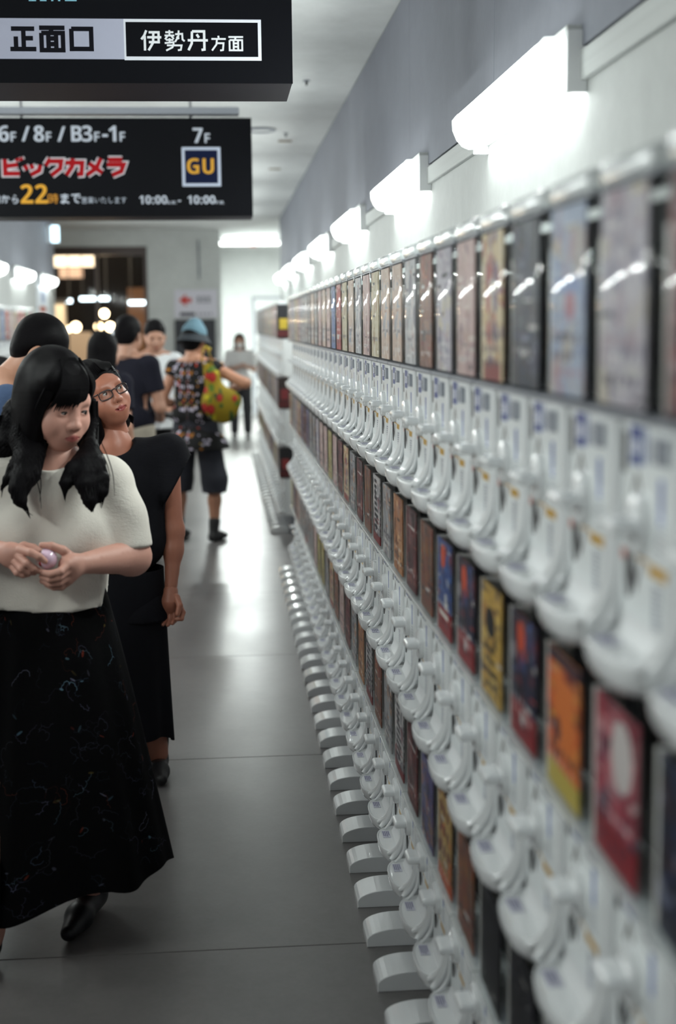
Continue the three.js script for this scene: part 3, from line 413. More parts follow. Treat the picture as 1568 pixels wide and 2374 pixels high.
{
  const m = signFace(4.28, -1.3, 0.232, 2.312, 2.86, (x, P, k) => {
    const R = (a, b, c, d, col) => { const [u, v] = P(a, b), [s, t] = P(c, d); x.fillStyle = col; x.fillRect(u, v, s - u, t - v); };
    for (const [a, b] of [[66, 84], [92, 108], [118, 124], [134, 140], [150, 178]]) R(a, -8, b, 3, '#7fb4c8');
    R(-400, 39, 607, 139, '#a6a8ba'); R(286, 44, 607, 141, '#d4d6de'); R(291, 51, 599, 132, signBlack);
    ['正', '面', '口'].forEach((c, i) => { const [u, v] = P(20 + i * 68, 58); glyph(x, c, u, v, 60 * k, 58 * k, 9.5 * k, '#0c0c14'); });
    ['伊', '勢', '丹'].forEach((c, i) => { const [u, v] = P(325 + i * 54, 68); glyph(x, c, u, v, 48 * k, 47 * k, [5.6, 4.4, 5.8][i] * k, '#d8dade'); });
    ['方', '面'].forEach((c, i) => { const [u, v] = P(488 + i * 40, 82); glyph(x, c, u, v, 36 * k, 35 * k, 4.4 * k, '#d8dade'); });
  });
  hangingSign('large black hanging sign with a grey band of bold characters', -1.3, 0.232, 2.312, 2.86, 4.28, 0.34, m, CY);
  const m2 = signFace(8.0, -1.3, 0.2, 2.208, 2.742, (x, P, k) => {
    const T = (s, px, base, size, col) => { const [u, v] = P(px, base); x.fillStyle = col; x.font = 'bold ' + size * k + 'px sans-serif'; x.textBaseline = 'alphabetic'; x.fillText(s, u, v); };
    const R = (a, b, c, d, col) => { const [u, v] = P(a, b), [s, t] = P(c, d); x.fillStyle = col; x.fillRect(u, v, s - u, t - v); };
    const wh = '#c3c8d4';
    for (const [s, px, z] of [['6', -5, 48], ['F', 22, 30], ['/', 50, 46], ['8', 77, 48], ['F', 104, 30], ['/', 133, 46], ['B', 161, 48], ['3', 189, 48], ['F', 216, 30], ['-', 236, 48], ['1', 250, 48], ['F', 275, 30], ['7', 446, 46], ['F', 472, 30]]) T(s, px, px > 400 ? 331 : 328, z, wh);
    [...'ビックカメラ'].forEach((c, i) => { const [u, v] = P(3 + i * 48, 364); glyph(x, c, u, v, 46 * k, 42 * k, 17 * k, '#cfccd2'); });
    [...'ビックカメラ'].forEach((c, i) => { const [u, v] = P(3 + i * 48, 364); glyph(x, c, u, v, 46 * k, 42 * k, 10.5 * k, '#a01018'); });
    R(421, 341, 513, 432, '#c0c8da'); R(428, 348, 506, 425, '#0d1736'); T('GU', 431, 403, 47, '#dba23a');
    T('22', 46, 472, 58, '#e0a43a'); { const [u, v] = P(110, 448); glyph(x, '時', u, v, 24 * k, 23 * k, 2.6 * k, '#c88a34'); }
    ['ま', 'で'].forEach((c, i) => { const [u, v] = P(137 + i * 26, 448); glyph(x, c, u, v, 24 * k, 23 * k, 3.6 * k, wh); });
    [...'営業いたします'].forEach((c, i) => { const [u, v] = P(188 + i * 15.2, 456); glyph(x, c, u, v, 14 * k, 15 * k, 1.7 * k, '#aab0bc'); });
    ['時', 'か', 'ら'].forEach((c, i) => { const [u, v] = P(-20 + i * 22, 451); glyph(x, c, u, v, 20 * k, 20 * k, 2.8 * k, wh); });
    T('10:00', 322, 473, 26, wh); T('A.M.', 388, 473, 10, wh); T('-', 412, 473, 26, wh); T('10:00', 434, 473, 26, wh); T('P.M.', 500, 473, 10, wh);
  });
  const s2 = hangingSign('lower black hanging sign with a red logo, a blue square and opening hours', -1.3, 0.2, 2.208, 2.742, 8.0, 0.3, m2, CY);
  mesh('mounting_rail', rbox(-0.75, 0.684, 0.56, 0.60, 0.02, 0.10, 0.004), M.bluegrey, s2);
}
{ // arrow notice and black board on the poster wall
  const w = 240, h = 150, c = canvas(w, h), x = c.getContext('2d'); x.fillStyle = '#c9c6d0'; x.fillRect(0, 0, w, h);
  x.fillStyle = '#b8352c'; x.beginPath(); x.moveTo(24, 56); x.lineTo(66, 22); x.lineTo(66, 44); x.lineTo(96, 44); x.lineTo(96, 68); x.lineTo(66, 68); x.lineTo(66, 90); x.fill();
  x.fillStyle = '#4a4858'; for (let i = 0; i < 3; i++) { x.fillRect(124 + i * 28, 38, 22, 5); x.fillRect(124 + i * 28, 50, 22, 5); x.fillRect(124 + i * 28, 64, 22, 5); x.fillRect(132 + i * 28, 36, 5, 36); }
  x.fillStyle = '#1d1c26'; x.fillRect(28, 122, 86, 18); x.fillStyle = '#8c8a98'; for (let i = 0; i < 4; i++) x.fillRect(128 + i * 22, 124, 15, 12);
  const a = at(404, 672, 20.17), b = at(505, 736, 20.17);
  const n = thing('arrow_notice', 'white notice with a red left arrow on the far wall', 'notice', [(a.x + b.x) / 2, b.y, ZP + 0.006]);
  const W = b.x - a.x, H = a.y - b.y, g = box(-W / 2, W / 2, 0, H, -0.006, 0.006), p = g.attributes.position, nn = g.attributes.normal, uv = g.attributes.uv; for (let i = 0; i < p.count; i++) uv.setXY(i, nn.getZ(i) > 0.5 ? p.getX(i) / W + 0.5 : 0.01, nn.getZ(i) > 0.5 ? p.getY(i) / H : 0.99);
  mesh('sheet', g, std({ map: canvasTex(c), roughness: 0.6 }), n);
  const d0 = at(405, 741, 20.15), d1 = at(505, 1000, 20.15);
  const d = thing('black_board', 'tall black board standing under the arrow notice', 'board', [(d0.x + d1.x) / 2, 0, ZP + 0.03]); const hw = (d1.x - d0.x) / 2;
  mesh('panel', rbox(-hw, hw, 0.02, d0.y, -0.025, 0.025, 0.004), std({ color: rgb(0.012, 0.013, 0.02), roughness: 0.5 }), d); mesh('base', rbox(-hw, hw, 0, 0.03, -0.028, 0.12, 0.004), M.dark, d);
  // slim dark conduit on the poster wall and a lit exit box at the left wall end
  const q0 = at(460, 556, 20.19), q1 = at(460, 648, 20.19); const cd = thing('wall_conduit', 'slim dark vertical conduit on the far wall above the arrow notice', 'conduit', [q0.x, q1.y, ZP + 0.012]); mesh('pipe', new THREE.CylinderGeometry(0.012, 0.012, q0.y - q1.y, 10).translate(0, (q0.y - q1.y) / 2, 0), M.greyPlastic, cd); for (const f of [0.2, 0.8]) mesh('clip', rbox(-0.02, 0.02, (q0.y - q1.y) * f - 0.01, (q0.y - q1.y) * f + 0.01, -0.012, 0.014, 0.002), M.greyPlastic, cd);
  const e0 = at(118, 523, 17.9), e1 = at(137, 562, 17.9); const ex = thing('exit_light_box', 'small pale blue lit box sign high at the end of the left wall', 'sign', [(e0.x + e1.x) / 2, e1.y, -17.9]); const ew = (e1.x - e0.x) / 2; mesh('housing', rbox(-ew - 0.06, ew, 0, e0.y - e1.y, -0.05, 0, 0.004), M.whitePlain, ex); mesh('lit_face', box(-ew, ew, 0.004, e0.y - e1.y - 0.004, 0, 0.006), std({ color: rgb(0.6, 0.8, 0.9), emissive: rgb(0.55, 0.8, 0.95), emissiveIntensity: 1.6 }), ex); mesh('bracket', rbox(-(((e0.x + e1.x) / 2) - LX), -ew - 0.05, (e0.y - e1.y) / 2 - 0.02, (e0.y - e1.y) / 2 + 0.02, -0.04, -0.01, 0.003), M.steel, ex);
}

{ // poster near the end of the left wall
  const c = canvas(128, 128), x = c.getContext('2d'); x.fillStyle = '#cfd4da'; x.fillRect(0, 0, 128, 128); x.fillStyle = '#4c5678'; x.beginPath(); x.ellipse(60, 46, 16, 24, 0.3, 0, 7); x.fill(); x.fillStyle = '#7c88a4'; x.beginPath(); x.ellipse(72, 84, 22, 14, 0, 0, 7); x.fill(); x.fillStyle = '#a0503c'; x.fillRect(30, 104, 70, 12);
  const p = thing('wall_poster', 'pale poster with a blue figure near the end of the left wall', 'poster', [LX + 0.004, 1.72, -17.25]); const g = box(-0.004, 0.004, 0, 0.72, -0.55, 0.55), q = g.attributes.position, n = g.attributes.normal, uv = g.attributes.uv; for (let i = 0; i < q.count; i++) uv.setXY(i, n.getX(i) > 0.5 ? 0.5 - q.getZ(i) / 1.1 : 0.01, n.getX(i) > 0.5 ? q.getY(i) / 0.72 : 0.99); mesh('sheet', g, std({ map: canvasTex(c), roughness: 0.6 }), p);
}
// ---------------------------------------------------------------- bodies: distance fields meshed as one smooth surface
const cap = (a, b, ra, rb = ra, k) => ({ t: 'c', a, b, ra, rb, k });
const ell = (c, r, q, k) => ({ t: 'e', c, r, q, k });
const sub = (p, k) => ({ ...p, sub: true, k: k ?? p.k });
function field(prims, cell, k0 = 0.02, clips = []) {
  const lo = V(1e9, 1e9, 1e9), hi = V(-1e9, -1e9, -1e9), bb = [];
  for (const p of prims) {
    const l = V(0, 0, 0), h = V(0, 0, 0);
    if (p.t === 'c') { l.set(Math.min(p.a.x - p.ra, p.b.x - p.rb), Math.min(p.a.y - p.ra, p.b.y - p.rb), Math.min(p.a.z - p.ra, p.b.z - p.rb)); h.set(Math.max(p.a.x + p.ra, p.b.x + p.rb), Math.max(p.a.y + p.ra, p.b.y + p.rb), Math.max(p.a.z + p.ra, p.b.z + p.rb)); }
    else { const m = p.q ? Math.max(p.r.x, p.r.y, p.r.z) : 0, r = p.q ? V(m, m, m) : p.r; l.copy(p.c).sub(r); h.copy(p.c).add(r); p.qi = p.q ? p.q.clone().invert() : null; }
    bb.push([l, h]); if (!p.sub) { lo.min(l); hi.max(h); }
  }
  const pad = cell * 3 + k0; lo.addScalar(-pad); hi.addScalar(pad);
  const n = [0, 1, 2].map((i) => Math.ceil((hi.getComponent(i) - lo.getComponent(i)) / cell) + 1), d = new Float32Array(n[0] * n[1] * n[2]).fill(0.5), w = new THREE.Vector3();
  prims.forEach((p, pi) => {
    const k = p.k ?? k0, m = k + cell * 3, [l, h] = bb[pi], i0 = [], i1 = [];
    for (let c = 0; c < 3; c++) { i0[c] = Math.max(0, Math.floor((l.getComponent(c) - m - lo.getComponent(c)) / cell)); i1[c] = Math.min(n[c] - 1, Math.ceil((h.getComponent(c) + m - lo.getComponent(c)) / cell)); }
    let bx, by, bz, bl; if (p.t === 'c') { bx = p.b.x - p.a.x; by = p.b.y - p.a.y; bz = p.b.z - p.a.z; bl = bx * bx + by * by + bz * bz || 1e-9; }
    for (let z = i0[2]; z <= i1[2]; z++) for (let y = i0[1]; y <= i1[1]; y++) for (let x = i0[0]; x <= i1[0]; x++) {
      const X = lo.x + x * cell, Y = lo.y + y * cell, Z = lo.z + z * cell; let e;
      if (p.t === 'c') { const ax = X - p.a.x, ay = Y - p.a.y, az = Z - p.a.z; let t = (ax * bx + ay * by + az * bz) / bl; t = t < 0 ? 0 : t > 1 ? 1 : t; const ux = ax - bx * t, uy = ay - by * t, uz = az - bz * t; e = Math.sqrt(ux * ux + uy * uy + uz * uz) - (p.ra + (p.rb - p.ra) * t); }
      else { w.set(X - p.c.x, Y - p.c.y, Z - p.c.z); if (p.qi) w.applyQuaternion(p.qi); const a = w.x / p.r.x, b = w.y / p.r.y, c = w.z / p.r.z, s = Math.sqrt(a * a + b * b + c * c); const a2 = a / p.r.x, b2 = b / p.r.y, c2 = c / p.r.z, s2 = Math.sqrt(a2 * a2 + b2 * b2 + c2 * c2); e = s2 < 1e-6 ? -Math.min(p.r.x, p.r.y, p.r.z) : s * (s - 1) / s2; }
      const q = (z * n[1] + y) * n[0] + x, o = d[q];
      if (p.sub) { const f = -e, hh = Math.max(k - Math.abs(o - f), 0) / k; d[q] = Math.max(o, f) + hh * hh * k * 0.25; }
      else { const hh = Math.max(k - Math.abs(o - e), 0) / k; d[q] = Math.min(o, e) - hh * hh * k * 0.25; }
    }
  });
  for (const f of clips) { let q = 0; for (let z = 0; z < n[2]; z++) for (let y = 0; y < n[1]; y++) for (let x = 0; x < n[0]; x++, q++) { const e = f(lo.x + x * cell, lo.y + y * cell, lo.z + z * cell); if (e > d[q]) d[q] = e; } }
  return { d, n, lo, cell };
}
function surface({ d, n, lo, cell }) {                               // naive surface nets
  const [nx, ny, nz] = n, id = new Int32Array(nx * ny * nz).fill(-1), pos = [], nor = [], idx = [], I = (x, y, z) => (z * ny + y) * nx + x;
  for (let z = 0; z < nz - 1; z++) for (let y = 0; y < ny - 1; y++) for (let x = 0; x < nx - 1; x++) {
    let cnt = 0, sx = 0, sy = 0, sz = 0; const v = []; let neg = 0;
    for (let c = 0; c < 8; c++) { const q = d[I(x + (c & 1), y + (c >> 1 & 1), z + (c >> 2))]; v.push(q); if (q < 0) neg++; }
    if (neg === 0 || neg === 8) continue;
    for (let a = 0; a < 8; a++) for (const bit of [1, 2, 4]) { if (a & bit) continue; const b = a | bit; if ((v[a] < 0) === (v[b] < 0)) continue; const t = v[a] / (v[a] - v[b]); sx += (a & 1) + (bit === 1 ? t : 0); sy += (a >> 1 & 1) + (bit === 2 ? t : 0); sz += (a >> 2) + (bit === 4 ? t : 0); cnt++; }
    const fx = sx / cnt, fy = sy / cnt, fz = sz / cnt; id[I(x, y, z)] = pos.length / 3; pos.push(lo.x + (x + fx) * cell, lo.y + (y + fy) * cell, lo.z + (z + fz) * cell);
    const L = (a, b, t) => a + (b - a) * t;
    const gx = L(L(v[1] - v[0], v[3] - v[2], fy), L(v[5] - v[4], v[7] - v[6], fy), fz), gy = L(L(v[2] - v[0], v[3] - v[1], fx), L(v[6] - v[4], v[7] - v[5], fx), fz), gz = L(L(v[4] - v[0], v[5] - v[1], fx), L(v[6] - v[2], v[7] - v[3], fx), fy), gl = Math.hypot(gx, gy, gz) || 1; nor.push(gx / gl, gy / gl, gz / gl);
  }
  const quad = (a, b, c, e, flip) => { if (a < 0 || b < 0 || c < 0 || e < 0) return; flip ? idx.push(a, c, b, a, e, c) : idx.push(a, b, c, a, c, e); };
  for (let z = 1; z < nz - 1; z++) for (let y = 1; y < ny - 1; y++) for (let x = 1; x < nx - 1; x++) {
    const s = d[I(x, y, z)] < 0;
    if (s !== (d[I(x + 1, y, z)] < 0)) quad(id[I(x, y - 1, z - 1)], id[I(x, y, z - 1)], id[I(x, y, z)], id[I(x, y - 1, z)], !s);
    if (s !== (d[I(x, y + 1, z)] < 0)) quad(id[I(x - 1, y, z - 1)], id[I(x - 1, y, z)], id[I(x, y, z)], id[I(x, y, z - 1)], !s);
    if (s !== (d[I(x, y, z + 1)] < 0)) quad(id[I(x - 1, y - 1, z)], id[I(x, y - 1, z)], id[I(x, y, z)], id[I(x - 1, y, z)], !s);
  }
  const g = new THREE.BufferGeometry(); g.setAttribute('position', new THREE.Float32BufferAttribute(pos, 3)); g.setAttribute('normal', new THREE.Float32BufferAttribute(nor, 3)); g.setIndex(idx); return g;
}
const sdf = (prims, cell, k, clips) => surface(field(prims, cell, k, clips));
function colored(g, fn) { const p = g.attributes.position, c = new Float32Array(p.count * 3), o = new THREE.Color(), v = new THREE.Vector3(); for (let i = 0; i < p.count; i++) { fn(v.fromBufferAttribute(p, i), o); c[i * 3] = o.r; c[i * 3 + 1] = o.g; c[i * 3 + 2] = o.b; } g.setAttribute('color', new THREE.BufferAttribute(c, 3)); return g; }
function planarUV(g, s = 1, c = V(0, 0, 0)) { const p = g.attributes.position, u = new Float32Array(p.count * 2), n = g.attributes.normal; for (let i = 0; i < p.count; i++) { const a = Math.atan2(p.getX(i) - c.x, p.getZ(i) - c.z); u[i * 2] = a * 0.16 * s; u[i * 2 + 1] = p.getY(i) * s; } g.setAttribute('uv', new THREE.BufferAttribute(u, 2)); return g; }
function joinColored(list) { return mergeGeometries(list.map((g) => { const h = new THREE.BufferGeometry(); h.setAttribute('position', g.attributes.position); h.setAttribute('normal', g.attributes.normal); h.setAttribute('color', g.attributes.color); h.setIndex(g.index); return h; })); }
const skinMat = (rough = 0.52) => phys({ vertexColors: true, roughness: rough, sheen: 0.2, sheenColor: rgb(0.6, 0.3, 0.25), sheenRoughness: 0.5 });
const hairMat = phys({ color: rgb(0.005, 0.0042, 0.0052), roughness: 0.5, specularIntensity: 0.12, bumpMap: noiseTex(128, 0, 1, [[64, 1], [128, 0.5]], 91, [24, 1.2]), bumpScale: 0.0012 });
const cloth = (r, g, b, rough = 0.85, bump = 0.0012) => std({ color: rgb(r, g, b), roughness: rough, bumpMap: clothBump, bumpScale: bump });
const clothBump = noiseTex(256, 0, 1, [[256, 1], [64, 0.6], [9, 1.2]], 77, [3, 3]);
// head in its own frame: +z out of the face, +y up, +x the person's left; origin at the middle of the skull; nominal height 0.225
function headGeo(cell, skin, lip, o = {}) {
  const open = o.open ?? 0.005, P = [
    ell(V(0, 0.032, -0.012), V(0.074, 0.090, 0.090)), ell(V(0, -0.03, 0.022), V(0.064, 0.082, 0.070), null, 0.04), ell(V(0, -0.082, 0.046), V(0.036, 0.030, 0.034), null, 0.035),
    ell(V(0.040, -0.036, 0.050), V(0.029, 0.034, 0.034), null, 0.025), ell(V(-0.040, -0.036, 0.050), V(0.029, 0.034, 0.034), null, 0.025),
    cap(V(-0.034, 0.026, 0.070), V(0.034, 0.026, 0.070), 0.014, 0.014, 0.03),
    sub(ell(V(0.031, 0.002, 0.100), V(0.019, 0.012, 0.017)), 0.016), sub(ell(V(-0.031, 0.002, 0.100), V(0.019, 0.012, 0.017)), 0.016),
    ell(V(0.031, 0.001, 0.0735), V(0.0165, 0.0125, 0.0135), null, 0.008), ell(V(-0.031, 0.001, 0.0735), V(0.0165, 0.0125, 0.0135), null, 0.008),
    cap(V(0, 0.012, 0.083), V(0, -0.026, 0.1005), 0.0065, 0.0105, 0.014), ell(V(0, -0.031, 0.1), V(0.0105, 0.009, 0.0115), null, 0.01), ell(V(0.0125, -0.034, 0.091), V(0.008, 0.007, 0.010), null, 0.008), ell(V(-0.0125, -0.034, 0.091), V(0.008, 0.007, 0.010), null, 0.008),
    ell(V(0, -0.062, 0.078), V(0.030, 0.020, 0.016), null, 0.02),
    cap(V(-0.019, -0.0615, 0.0845), V(0, -0.0585, 0.0925), 0.0042, 0.0055, 0.006), cap(V(0.019, -0.0615, 0.0845), V(0, -0.0585, 0.0925), 0.0042, 0.0055, 0.006), cap(V(-0.015, -0.0695, 0.0845), V(0.015, -0.0695, 0.0845), 0.0055, 0.0055, 0.006), ell(V(0, -0.0695, 0.0895), V(0.014, 0.0062, 0.0055), null, 0.006),
    sub(cap(V(-0.0205, -0.0645 - (o.gape ?? 0) * 0.2, 0.092), V(0.0205, -0.0645 - (o.gape ?? 0) * 0.2, 0.092), 0.0016 + (o.gape ?? 0), 0.0016 + (o.gape ?? 0)), 0.002),
    sub(ell(V(0.031, 0.0005, 0.092), V(0.0128, open, 0.012)), 0.002), sub(ell(V(-0.031, 0.0005, 0.092), V(0.0128, open, 0.012)), 0.002),
    ell(V(0.078, -0.008, -0.012), V(0.012, 0.032, 0.020), new THREE.Quaternion().setFromEuler(new THREE.Euler(0.15, -0.45, 0)), 0.008), ell(V(-0.078, -0.008, -0.012), V(0.012, 0.032, 0.020), new THREE.Quaternion().setFromEuler(new THREE.Euler(0.15, 0.45, 0)), 0.008),
    sub(cap(V(0.0075, -0.0395, 0.097), V(0.0075, -0.034, 0.097), 0.0028), 0.003), sub(cap(V(-0.0075, -0.0395, 0.097), V(-0.0075, -0.034, 0.097), 0.0028), 0.003),
    cap(V(0, -0.06, -0.018), V(0, -0.15, -0.03), 0.052, 0.052, 0.03),
  ];
  const g = sdf(P, cell, 0.012, [(x, y) => -0.155 - y]);
  return colored(g, (p, c) => { c.copy(skin); const e = ((p.x / 0.0225) ** 2 + ((p.y + 0.0645 + 0.004 * (p.x / 0.02) ** 2 * 0) / (0.0105 * (1 - 0.45 * Math.abs(p.x) / 0.0225))) ** 2); if (p.z > 0.078 && e < 1.25) c.lerp(lip, Math.min(1, (1.25 - e) * 2.4)); });
}
function headExtras(body, mtx, o = {}) {                              // eyes, brows, lashes in head frame
  const dark = std({ color: rgb(0.008, 0.006, 0.006), roughness: 0.5 });
  for (const s of [-1, 1]) {
    const eye = mesh('eye', new THREE.SphereGeometry(0.0122, 24, 16).translate(s * 0.031, 0.0005, 0.0735).applyMatrix4(mtx), std({ color: rgb(0.40, 0.36, 0.34), roughness: 0.2 }), body);
    const gx = (o.gaze?.[0] ?? 0), gy = (o.gaze?.[1] ?? 0);
    const ir = new THREE.SphereGeometry(0.0078, 18, 10, 0, 7, 0, 1.2).rotateX(Math.PI / 2).scale(1, 1, 0.5).translate(s * 0.031 + gx, 0.0005 + gy, 0.0735 + 0.0094 - Math.abs(gx) * 0.3); mesh('iris', ir.applyMatrix4(mtx), std({ color: rgb(0.010, 0.006, 0.004), roughness: 0.08 }), eye);
    const y = (o.open ?? 0.005), z0 = 0.0862;
    mesh('lash_line', taperTube([V(s * 0.0185, -0.0005, z0 - 0.004), V(s * 0.025, 0.0005 + y * 0.85, z0), V(s * 0.033, 0.0008 + y, z0 - 0.0006), V(s * 0.041, 0.0006 + y * 0.6, z0 - 0.005), V(s * 0.0465, -0.0004, z0 - 0.011)], [0.0006, 0.0016, 0.0020, 0.0020, 0.0011], 16, 6).applyMatrix4(mtx), dark, body);
    mesh('eyebrow', taperTube([V(s * 0.014, 0.0200, 0.0853), V(s * 0.024, 0.0245, 0.0855), V(s * 0.036, 0.0265, 0.0820), V(s * 0.049, 0.0215, 0.0715)], o.brow || [0.0012, 0.0021, 0.0018, 0.0006], 16, 6, 0.7).applyMatrix4(mtx), std({ color: o.browColor || rgb(0.02, 0.013, 0.012), roughness: 0.8 }), body);
  }
}
function frame(c, yaw, pitch, roll, scale = 1) { return new THREE.Matrix4().makeTranslation(c.x, c.y, c.z).multiply(new THREE.Matrix4().makeRotationZ(rad(roll))).multiply(new THREE.Matrix4().makeRotationY(rad(yaw))).multiply(new THREE.Matrix4().makeRotationX(rad(pitch))).multiply(new THREE.Matrix4().makeScale(scale, scale, scale)); }
function chain(pts, radii, k) { const out = []; for (let i = 0; i < pts.length - 1; i++) out.push(cap(pts[i], pts[i + 1], radii[i], radii[i + 1], k)); return out; }
// strands of hair laid along curves, joined into one lock
function locks(list) { return merge(list.map(([pts, radii, flat]) => taperTube(pts, radii, 22, 7, flat ?? 1))); }

function lockStrands(pts, radii, n, spread, tip) {                     // fine strands that follow a lock and leave it in points
  const out = [], c = new THREE.CatmullRomCurve3(pts, false, 'centripetal');
  for (let i = 0; i < n; i++) { const a = rr(0, 6.28), q = rr(0.55, 1.05), end = rr(0.75, 1.06), p = []; for (let k = 0; k <= 6; k++) { const t = k / 6 * end, f = Math.min(0.9999, t) * (radii.length - 1), j = Math.min(radii.length - 2, Math.floor(f)), r = (radii[j] + (radii[j + 1] - radii[j]) * (f - j)) * q * spread, b = c.getPoint(Math.min(1, t)); if (t > 1) b.y -= (t - 1) * 0.3; const da = a + t * 0.6; p.push(b.add(V(Math.cos(da) * r, 0, Math.abs(Math.sin(da)) * r))); } out.push([p, [0.004, 0.004, 0.0036, 0.003, tip]]); }
  return out;
}
// ---------------------------------------------------------------- woman in the cream knit top, holding a capsule
{
  const D = 3.62, t = thing('person', 'woman in a cream knit top and black printed skirt holding a capsule', 'person', [0, 0, 0]);
  const skin = rgb(0.56, 0.29, 0.225), lip = rgb(0.36, 0.10, 0.09);
  const hm = frame(at(127, 931, D), 42, 18, 0), H = (x, y, z) => V(x, y, z).applyMatrix4(hm);
  // skeleton
  const neck = at(126, 1078, D + 0.03), chest = at(122, 1150, D + 0.02), shL = at(246, 1126, D + 0.02), shR = at(-6, 1126, D + 0.02), elL = at(306, 1290, D - 0.02), wrL = at(196, 1306, 3.44), elR = at(-100, 1280, D - 0.02), wrR = at(-8, 1278, 3.44), hip = at(106, 1440, D + 0.03);
  const zc = -(D + 0.02);
  const bodyP = [cap(H(0, -0.08, -0.02), neck, 0.052, 0.058), cap(neck, chest, 0.075, 0.10), ell(chest.clone().add(V(0, -0.06, 0)), V(0.15, 0.16, 0.09)), ell(hip.clone().add(V(0, 0.02, 0)), V(0.15, 0.16, 0.10)), cap(chest, shL, 0.05, 0.042), cap(chest, shR, 0.05, 0.042), cap(shL, elL, 0.042, 0.044), cap(elL, wrL, 0.047, 0.027), cap(shR, elR, 0.042, 0.044), cap(elR, wrR, 0.047, 0.028), cap(hip.clone().add(V(-0.08, 0, 0)), V(-0.56, 0.46, -3.54), 0.085, 0.06), cap(V(-0.56, 0.46, -3.54), V(-0.62, 0.08, -3.44), 0.056, 0.042), cap(hip.clone().add(V(0.08, 0, 0)), V(-0.40, 0.46, -3.62), 0.085, 0.06), cap(V(-0.40, 0.46, -3.62), V(-0.395, 0.08, -3.72), 0.055, 0.04)];
  const bodyG = colored(sdf(bodyP, 0.012, 0.03, [(x, y, z) => Math.min(y - neck.y - 0.03 - 0.0, 1) > 0 ? -1 : -1]), (p, c) => c.copy(skin));
  // hands: five separate fingers each, closed on the capsule
  const C = at(108, 1296, 3.40), A = (x, y, z) => at(x, y, z);
  const fing = (pts, r) => chain(pts, r, 0.003);
  const lh = [cap(wrL, A(168, 1312, 3.415), 0.026, 0.026, 0.02), ell(A(160, 1316, 3.405), V(0.026, 0.034, 0.017), null, 0.015), cap(A(176, 1300, 3.42), A(156, 1308, 3.39), 0.016, 0.014, 0.012), cap(A(176, 1318, 3.42), A(158, 1344, 3.405), 0.017, 0.013, 0.012),
    ...fing([A(158, 1308, 3.388), A(140, 1325, 3.366), A(118, 1331, 3.366), A(97, 1327, 3.376)], [0.0105, 0.0098, 0.0088, 0.0072]),
    ...fing([A(158, 1323, 3.392), A(138, 1338, 3.372), A(116, 1343, 3.374), A(97, 1337, 3.386)], [0.0105, 0.0098, 0.0088, 0.007]),
    ...fing([A(160, 1337, 3.40), A(138, 1351, 3.384), A(117, 1354, 3.386), A(97, 1347, 3.398)], [0.010, 0.0094, 0.0084, 0.0068]),
    ...fing([A(162, 1347, 3.412), A(143, 1361, 3.40), A(125, 1362, 3.40), A(108, 1356, 3.408)], [0.0092, 0.0084, 0.0074, 0.006]),
    ...fing([A(170, 1296, 3.42), A(146, 1276, 3.405), A(120, 1266, 3.40), A(97, 1264, 3.40)], [0.0130, 0.0115, 0.0100, 0.0075])];
  const rh = [cap(wrR, A(22, 1284, 3.42), 0.027, 0.027, 0.02), ell(A(30, 1289, 3.41), V(0.030, 0.032, 0.018), null, 0.015), cap(A(14, 1280, 3.42), A(50, 1276, 3.395), 0.017, 0.013, 0.012),
    ...fing([A(48, 1275, 3.392), A(72, 1281, 3.366), A(90, 1290, 3.362), A(104, 1301, 3.368)], [0.0108, 0.0100, 0.009, 0.0075]),
    ...fing([A(44, 1290, 3.39), A(62, 1306, 3.362), A(78, 1318, 3.366), A(93, 1325, 3.376)], [0.0105, 0.0098, 0.0088, 0.007]),
    ...fing([A(36, 1303, 3.395), A(50, 1319, 3.37), A(66, 1326, 3.376), A(80, 1328, 3.386)], [0.010, 0.0094, 0.0084, 0.0068]),
    ...fing([A(28, 1312, 3.405), A(40, 1328, 3.386), A(53, 1333, 3.388), A(66, 1332, 3.396)], [0.0092, 0.0084, 0.0076, 0.0062]),
    ...fing([A(30, 1276, 3.43), A(56, 1266, 3.442), A(78, 1270, 3.44), A(92, 1277, 3.43)], [0.0125, 0.011, 0.0098, 0.0075])];
  const nail = rgb(0.62, 0.40, 0.33);
  const handG = (h) => colored(sdf(h, 0.0027, 0.005), (p, c) => c.copy(skin));
  const headG = headGeo(0.0023, skin, lip, { open: 0.0036 }); headG.applyMatrix4(hm);
  const body = mesh('body', joinColored([bodyG, headG, handG(lh), handG(rh)]), skinMat(), t);
  headExtras(body, hm, { open: 0.0036, gaze: [0.003, -0.003], brow: [0.001, 0.0017, 0.0015, 0.0005] });
  // knit top: boxy, dropped wide sleeves, straight hem
  const hemY = at(120, 1416, D - 0.1).y;
  const bx = neck.x - 0.018;
